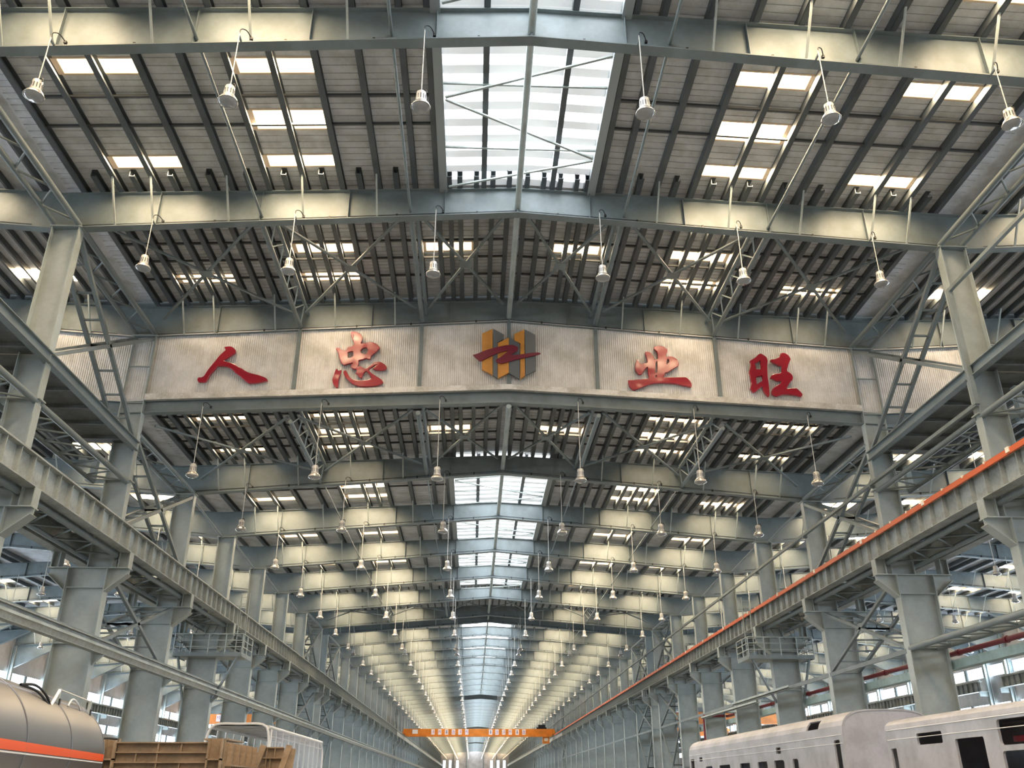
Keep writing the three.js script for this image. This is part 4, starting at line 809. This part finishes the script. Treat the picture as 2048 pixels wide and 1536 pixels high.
// white carriage skeleton wrapped in film
{
  const t = thing('carriage_skeleton', 'white tubular carriage skeleton wrapped in clear film', 'carriage frame', null, [0, 0, 36]), x0 = -11.2, x1 = -8.93, y = 3.7, L = 13;
  const xr = 0.05;
  for (const d of [0, L]) { part('hoop', path([[x0 - 0.25, 1.2, d], [x0 - 0.05, y - 0.4, d], [x0 + 0.15, y, d], [(x0 + x1) / 2, y + 0.07, d], [x1 - 0.15, y, d], [x1, y - 0.4, d], [x1, 1.2, d]], xr, 40, 6), M.white, t); }
  part('hoop', tube([x1 + 0.02, 1.2, 0.25], [x1 + 0.02, y - 0.1, 0.25], xr, 6), M.white, t);
  for (const x of [x0 + 0.1, x1 - 0.05]) part('roof_rail', tube([x, y - 0.04, 0], [x, y - 0.04, L], 0.07, 8), M.white, t);
  part('roof_rail', tube([x1, y - 0.35, 0], [x1, y - 0.35, L], 0.03, 6), M.white, t);
  part('waist_rail', box(x1 - 0.02, x1 + 0.02, 2.15, 2.3, 0, L), M.white, t);
  part('waist_rail', box(x0 - 0.15, x0 - 0.1, 2.15, 2.3, 0, L), M.white, t);
  for (let i = 1; i < 10; i++) { part('post', tube([x1, 0.9, L * i / 10], [x1, y - 0.1, L * i / 10], 0.035, 6), M.white, t); part('post', tube([x0 - 0.12, 0.9, L * i / 10], [x0, y - 0.1, L * i / 10], 0.035, 6), M.white, t); part('roof_bow', tube([x0 + 0.1, y - 0.02, L * i / 10], [x1 - 0.1, y - 0.02, L * i / 10], 0.025, 6), M.white, t); }
  part('roof_skin', prism([[x0 + 0.05, y], [(x0 + x1) / 2, y + 0.08], [x1 - 0.03, y], [x1 - 0.03, y + 0.02], [(x0 + x1) / 2, y + 0.1], [x0 + 0.05, y + 0.02]].slice(0, 3).concat([[x1 - 0.03, y + 0.03], [(x0 + x1) / 2, y + 0.11], [x0 + 0.05, y + 0.03]]), 0, L), M.white, t);
  for (const x of [x1 + 0.03]) put('clear_film', new THREE.PlaneGeometry(L, 2.3).rotateY(Math.PI / 2).translate(x, 2.45, -L / 2), M.film, t);
  part('side_skin', box(x1 - 0.01, x1 + 0.01, 0.8, 2.15, 0.2, L), M.white, t);
  part('underframe', box(x0, x1, 0.6, 0.85, 0, L), M.dark, t);
  part('bogie', [box(x0 + 0.3, x1 - 0.3, 0, 0.6, 1.5, 3.5), box(x0 + 0.3, x1 - 0.3, 0, 0.6, 9, 11)], M.dark, t);
}

// ---------------------------------------------------------------- railcar bodies
function sideWall(L, y0, y1, holes, x, th) {               // a flat side with real openings, length along the track
  const s = new THREE.Shape([[0, y0], [L, y0], [L, y1], [0, y1]].map(p => new THREE.Vector2(...p)));
  for (const [a, b, c, e, r] of holes) { const h = new THREE.Path(); h.moveTo(a + r, c); h.lineTo(b - r, c); h.quadraticCurveTo(b, c, b, c + r); h.lineTo(b, e - r); h.quadraticCurveTo(b, e, b - r, e); h.lineTo(a + r, e); h.quadraticCurveTo(a, e, a, e - r); h.lineTo(a, c + r); h.quadraticCurveTo(a, c, a + r, c); s.holes.push(h); }
  return new THREE.ExtrudeGeometry(s, { depth: th, bevelEnabled: false, curveSegments: 4 }).rotateY(Math.PI / 2).translate(x, 0, 0);   // +x of the shape runs away from the camera
}
function railcar(label, x0, x1, d0, L, eave, crown, holes, hatch) {
  const t = thing('railcar_body', label, 'railcar', 'unpainted white railcar bodies', [0, 0, d0]), xm = (x0 + x1) / 2, w = x1 - x0;
  part('side_wall', sideWall(L, 0.9, eave, holes, x0, 0.06), M.carBody, t);
  part('side_wall', box(x1 - 0.06, x1, 0.9, eave, 0, L), M.carBody, t);
  const arc = (R2, n = 14) => Array.from({ length: n + 1 }, (_, i) => { const a = i / n * Math.PI, c = Math.cos(a), q = Math.sin(a); return [xm - Math.sign(c) * Math.pow(Math.abs(c), 0.55) * (w / 2 - R2), eave + Math.pow(q, 0.75) * (crown - eave - R2)]; });
  const o = arc(0), n = arc(0.05), gs = [];
  for (let i = 0; i + 1 < o.length; i++) for (const [a, e] of hatch && i > 0 && i < 3 ? [[0, hatch[0]], [hatch[1], L]] : [[0, L]]) gs.push(prism([o[i], o[i + 1], n[i + 1], n[i]], a, e));   // a roof hatch stays open
  part('roof_skin', gs, M.carBody, t);
  const end = new THREE.Shape([[x0 + 0.02, 0.9], [x1 - 0.02, 0.9], ...[...n].reverse()].map(p => new THREE.Vector2(...p)));
  for (const d of [0.02, L - 0.06]) part('end_wall', new THREE.ExtrudeGeometry(end, { depth: 0.04, bevelEnabled: false }).translate(0, 0, -d - 0.04), M.primer, t);
  part('cant_seam', tube([x0 - 0.004, eave - 0.03, 0.1], [x0 - 0.004, eave - 0.03, L - 0.1], 0.012, 5), M.white, t);
  part('waist_seam', tube([x0 - 0.004, eave - 0.28, 0.1], [x0 - 0.004, eave - 0.28, L - 0.1], 0.01, 5), M.white, t);
  part('floor_pan', box(x0 + 0.06, x1 - 0.06, 0.9, 1.0, 0.1, L - 0.1), M.primer, t);
  part('lining', box(x1 - 0.12, x1 - 0.08, 1.0, eave, 0.1, L - 0.1), M.carBody, t);
  for (const d of [2.4, L - 2.4]) { part('bogie', box(x0 + 0.4, x1 - 0.4, 0.35, 0.9, d - 1, d + 1), M.dark, t); for (const k of [-0.8, 0.8]) for (const x of [x0 + 0.6, x1 - 0.6]) part('wheel', tube([x - 0.06, 0.42, d + k], [x + 0.06, 0.42, d + k], 0.42, 20), M.dark, t); }
  return t;
}
{
  const X0 = 10.5, X1 = 13.5, wins = [];
  for (const [a, e] of [[4.4, 5.0], [5.95, 7.15], [8.0, 9.3], [10.4, 11.9], [13.5, 15.4], [16.7, 18.0]]) wins.push([a, e, 1.55, 2.5, 0.12]);
  wins.push([6.2, 6.75, 2.73, 2.95, 0.02], [18.6, 19.2, 2.75, 2.95, 0.02], [0.3, 0.8, 1.2, 2.95, 0.1], [20.4, 21.2, 1.3, 2.9, 0.05]);
  railcar('white railcar body with a row of small window openings, the farther one', X0, X1, 29.3, 21.5, 3.12, 3.86, wins, [2.1, 3.25]);
  const t2 = railcar('white railcar body with wide dark openings, the nearer one', X0, X1, 14.5, 11.7, 3.05, 3.36, [[8.5, 9.85, 2.58, 2.86, 0.06], [6.6, 7.9, 1.1, 2.64, 0.06], [2.6, 5.95, 2.42, 2.95, 0.1], [2.6, 5.95, 1.5, 2.3, 0.1], [11.15, 11.5, 1.2, 2.55, 0.05]]);
  part('inner_beam', [box(X0 + 0.4, X0 + 0.5, 2.5, 2.62, 2.4, 6.1), box(X0 + 0.7, X0 + 0.8, 2.0, 2.12, 2.4, 6.1)], M.redPipe, t2);
}
// dark red machines beyond the columns on the railcar side
for (const [x, d, h, l] of [[17.2, 68, 3.9, 'dark red machine head seen between the sixth and seventh columns'], [17.4, 78, 4.3, 'dark red machine post farther back between the columns']]) {
  const t = thing('red_machine', l, 'machine', null, [x, 0, d]);
  part('body', lathe([[0.9, 0], [0.9, 1.2], [0.75, 1.6], [0.62, 2.4], [0.55, h - 0.6], [0.3, h - 0.35], [0.28, h], [0.001, h]], 20), M.redPipe, t);
  part('collar', lathe([[0.6, 2.3], [0.72, 2.3], [0.72, 2.5], [0.6, 2.5]], 20), M.redPipe, t);
  part('arm', box(-0.18, 0.18, h - 0.9, h - 0.55, -1.2, 0.2), M.redPipe, t);
}

renderer.render(scene, camera);
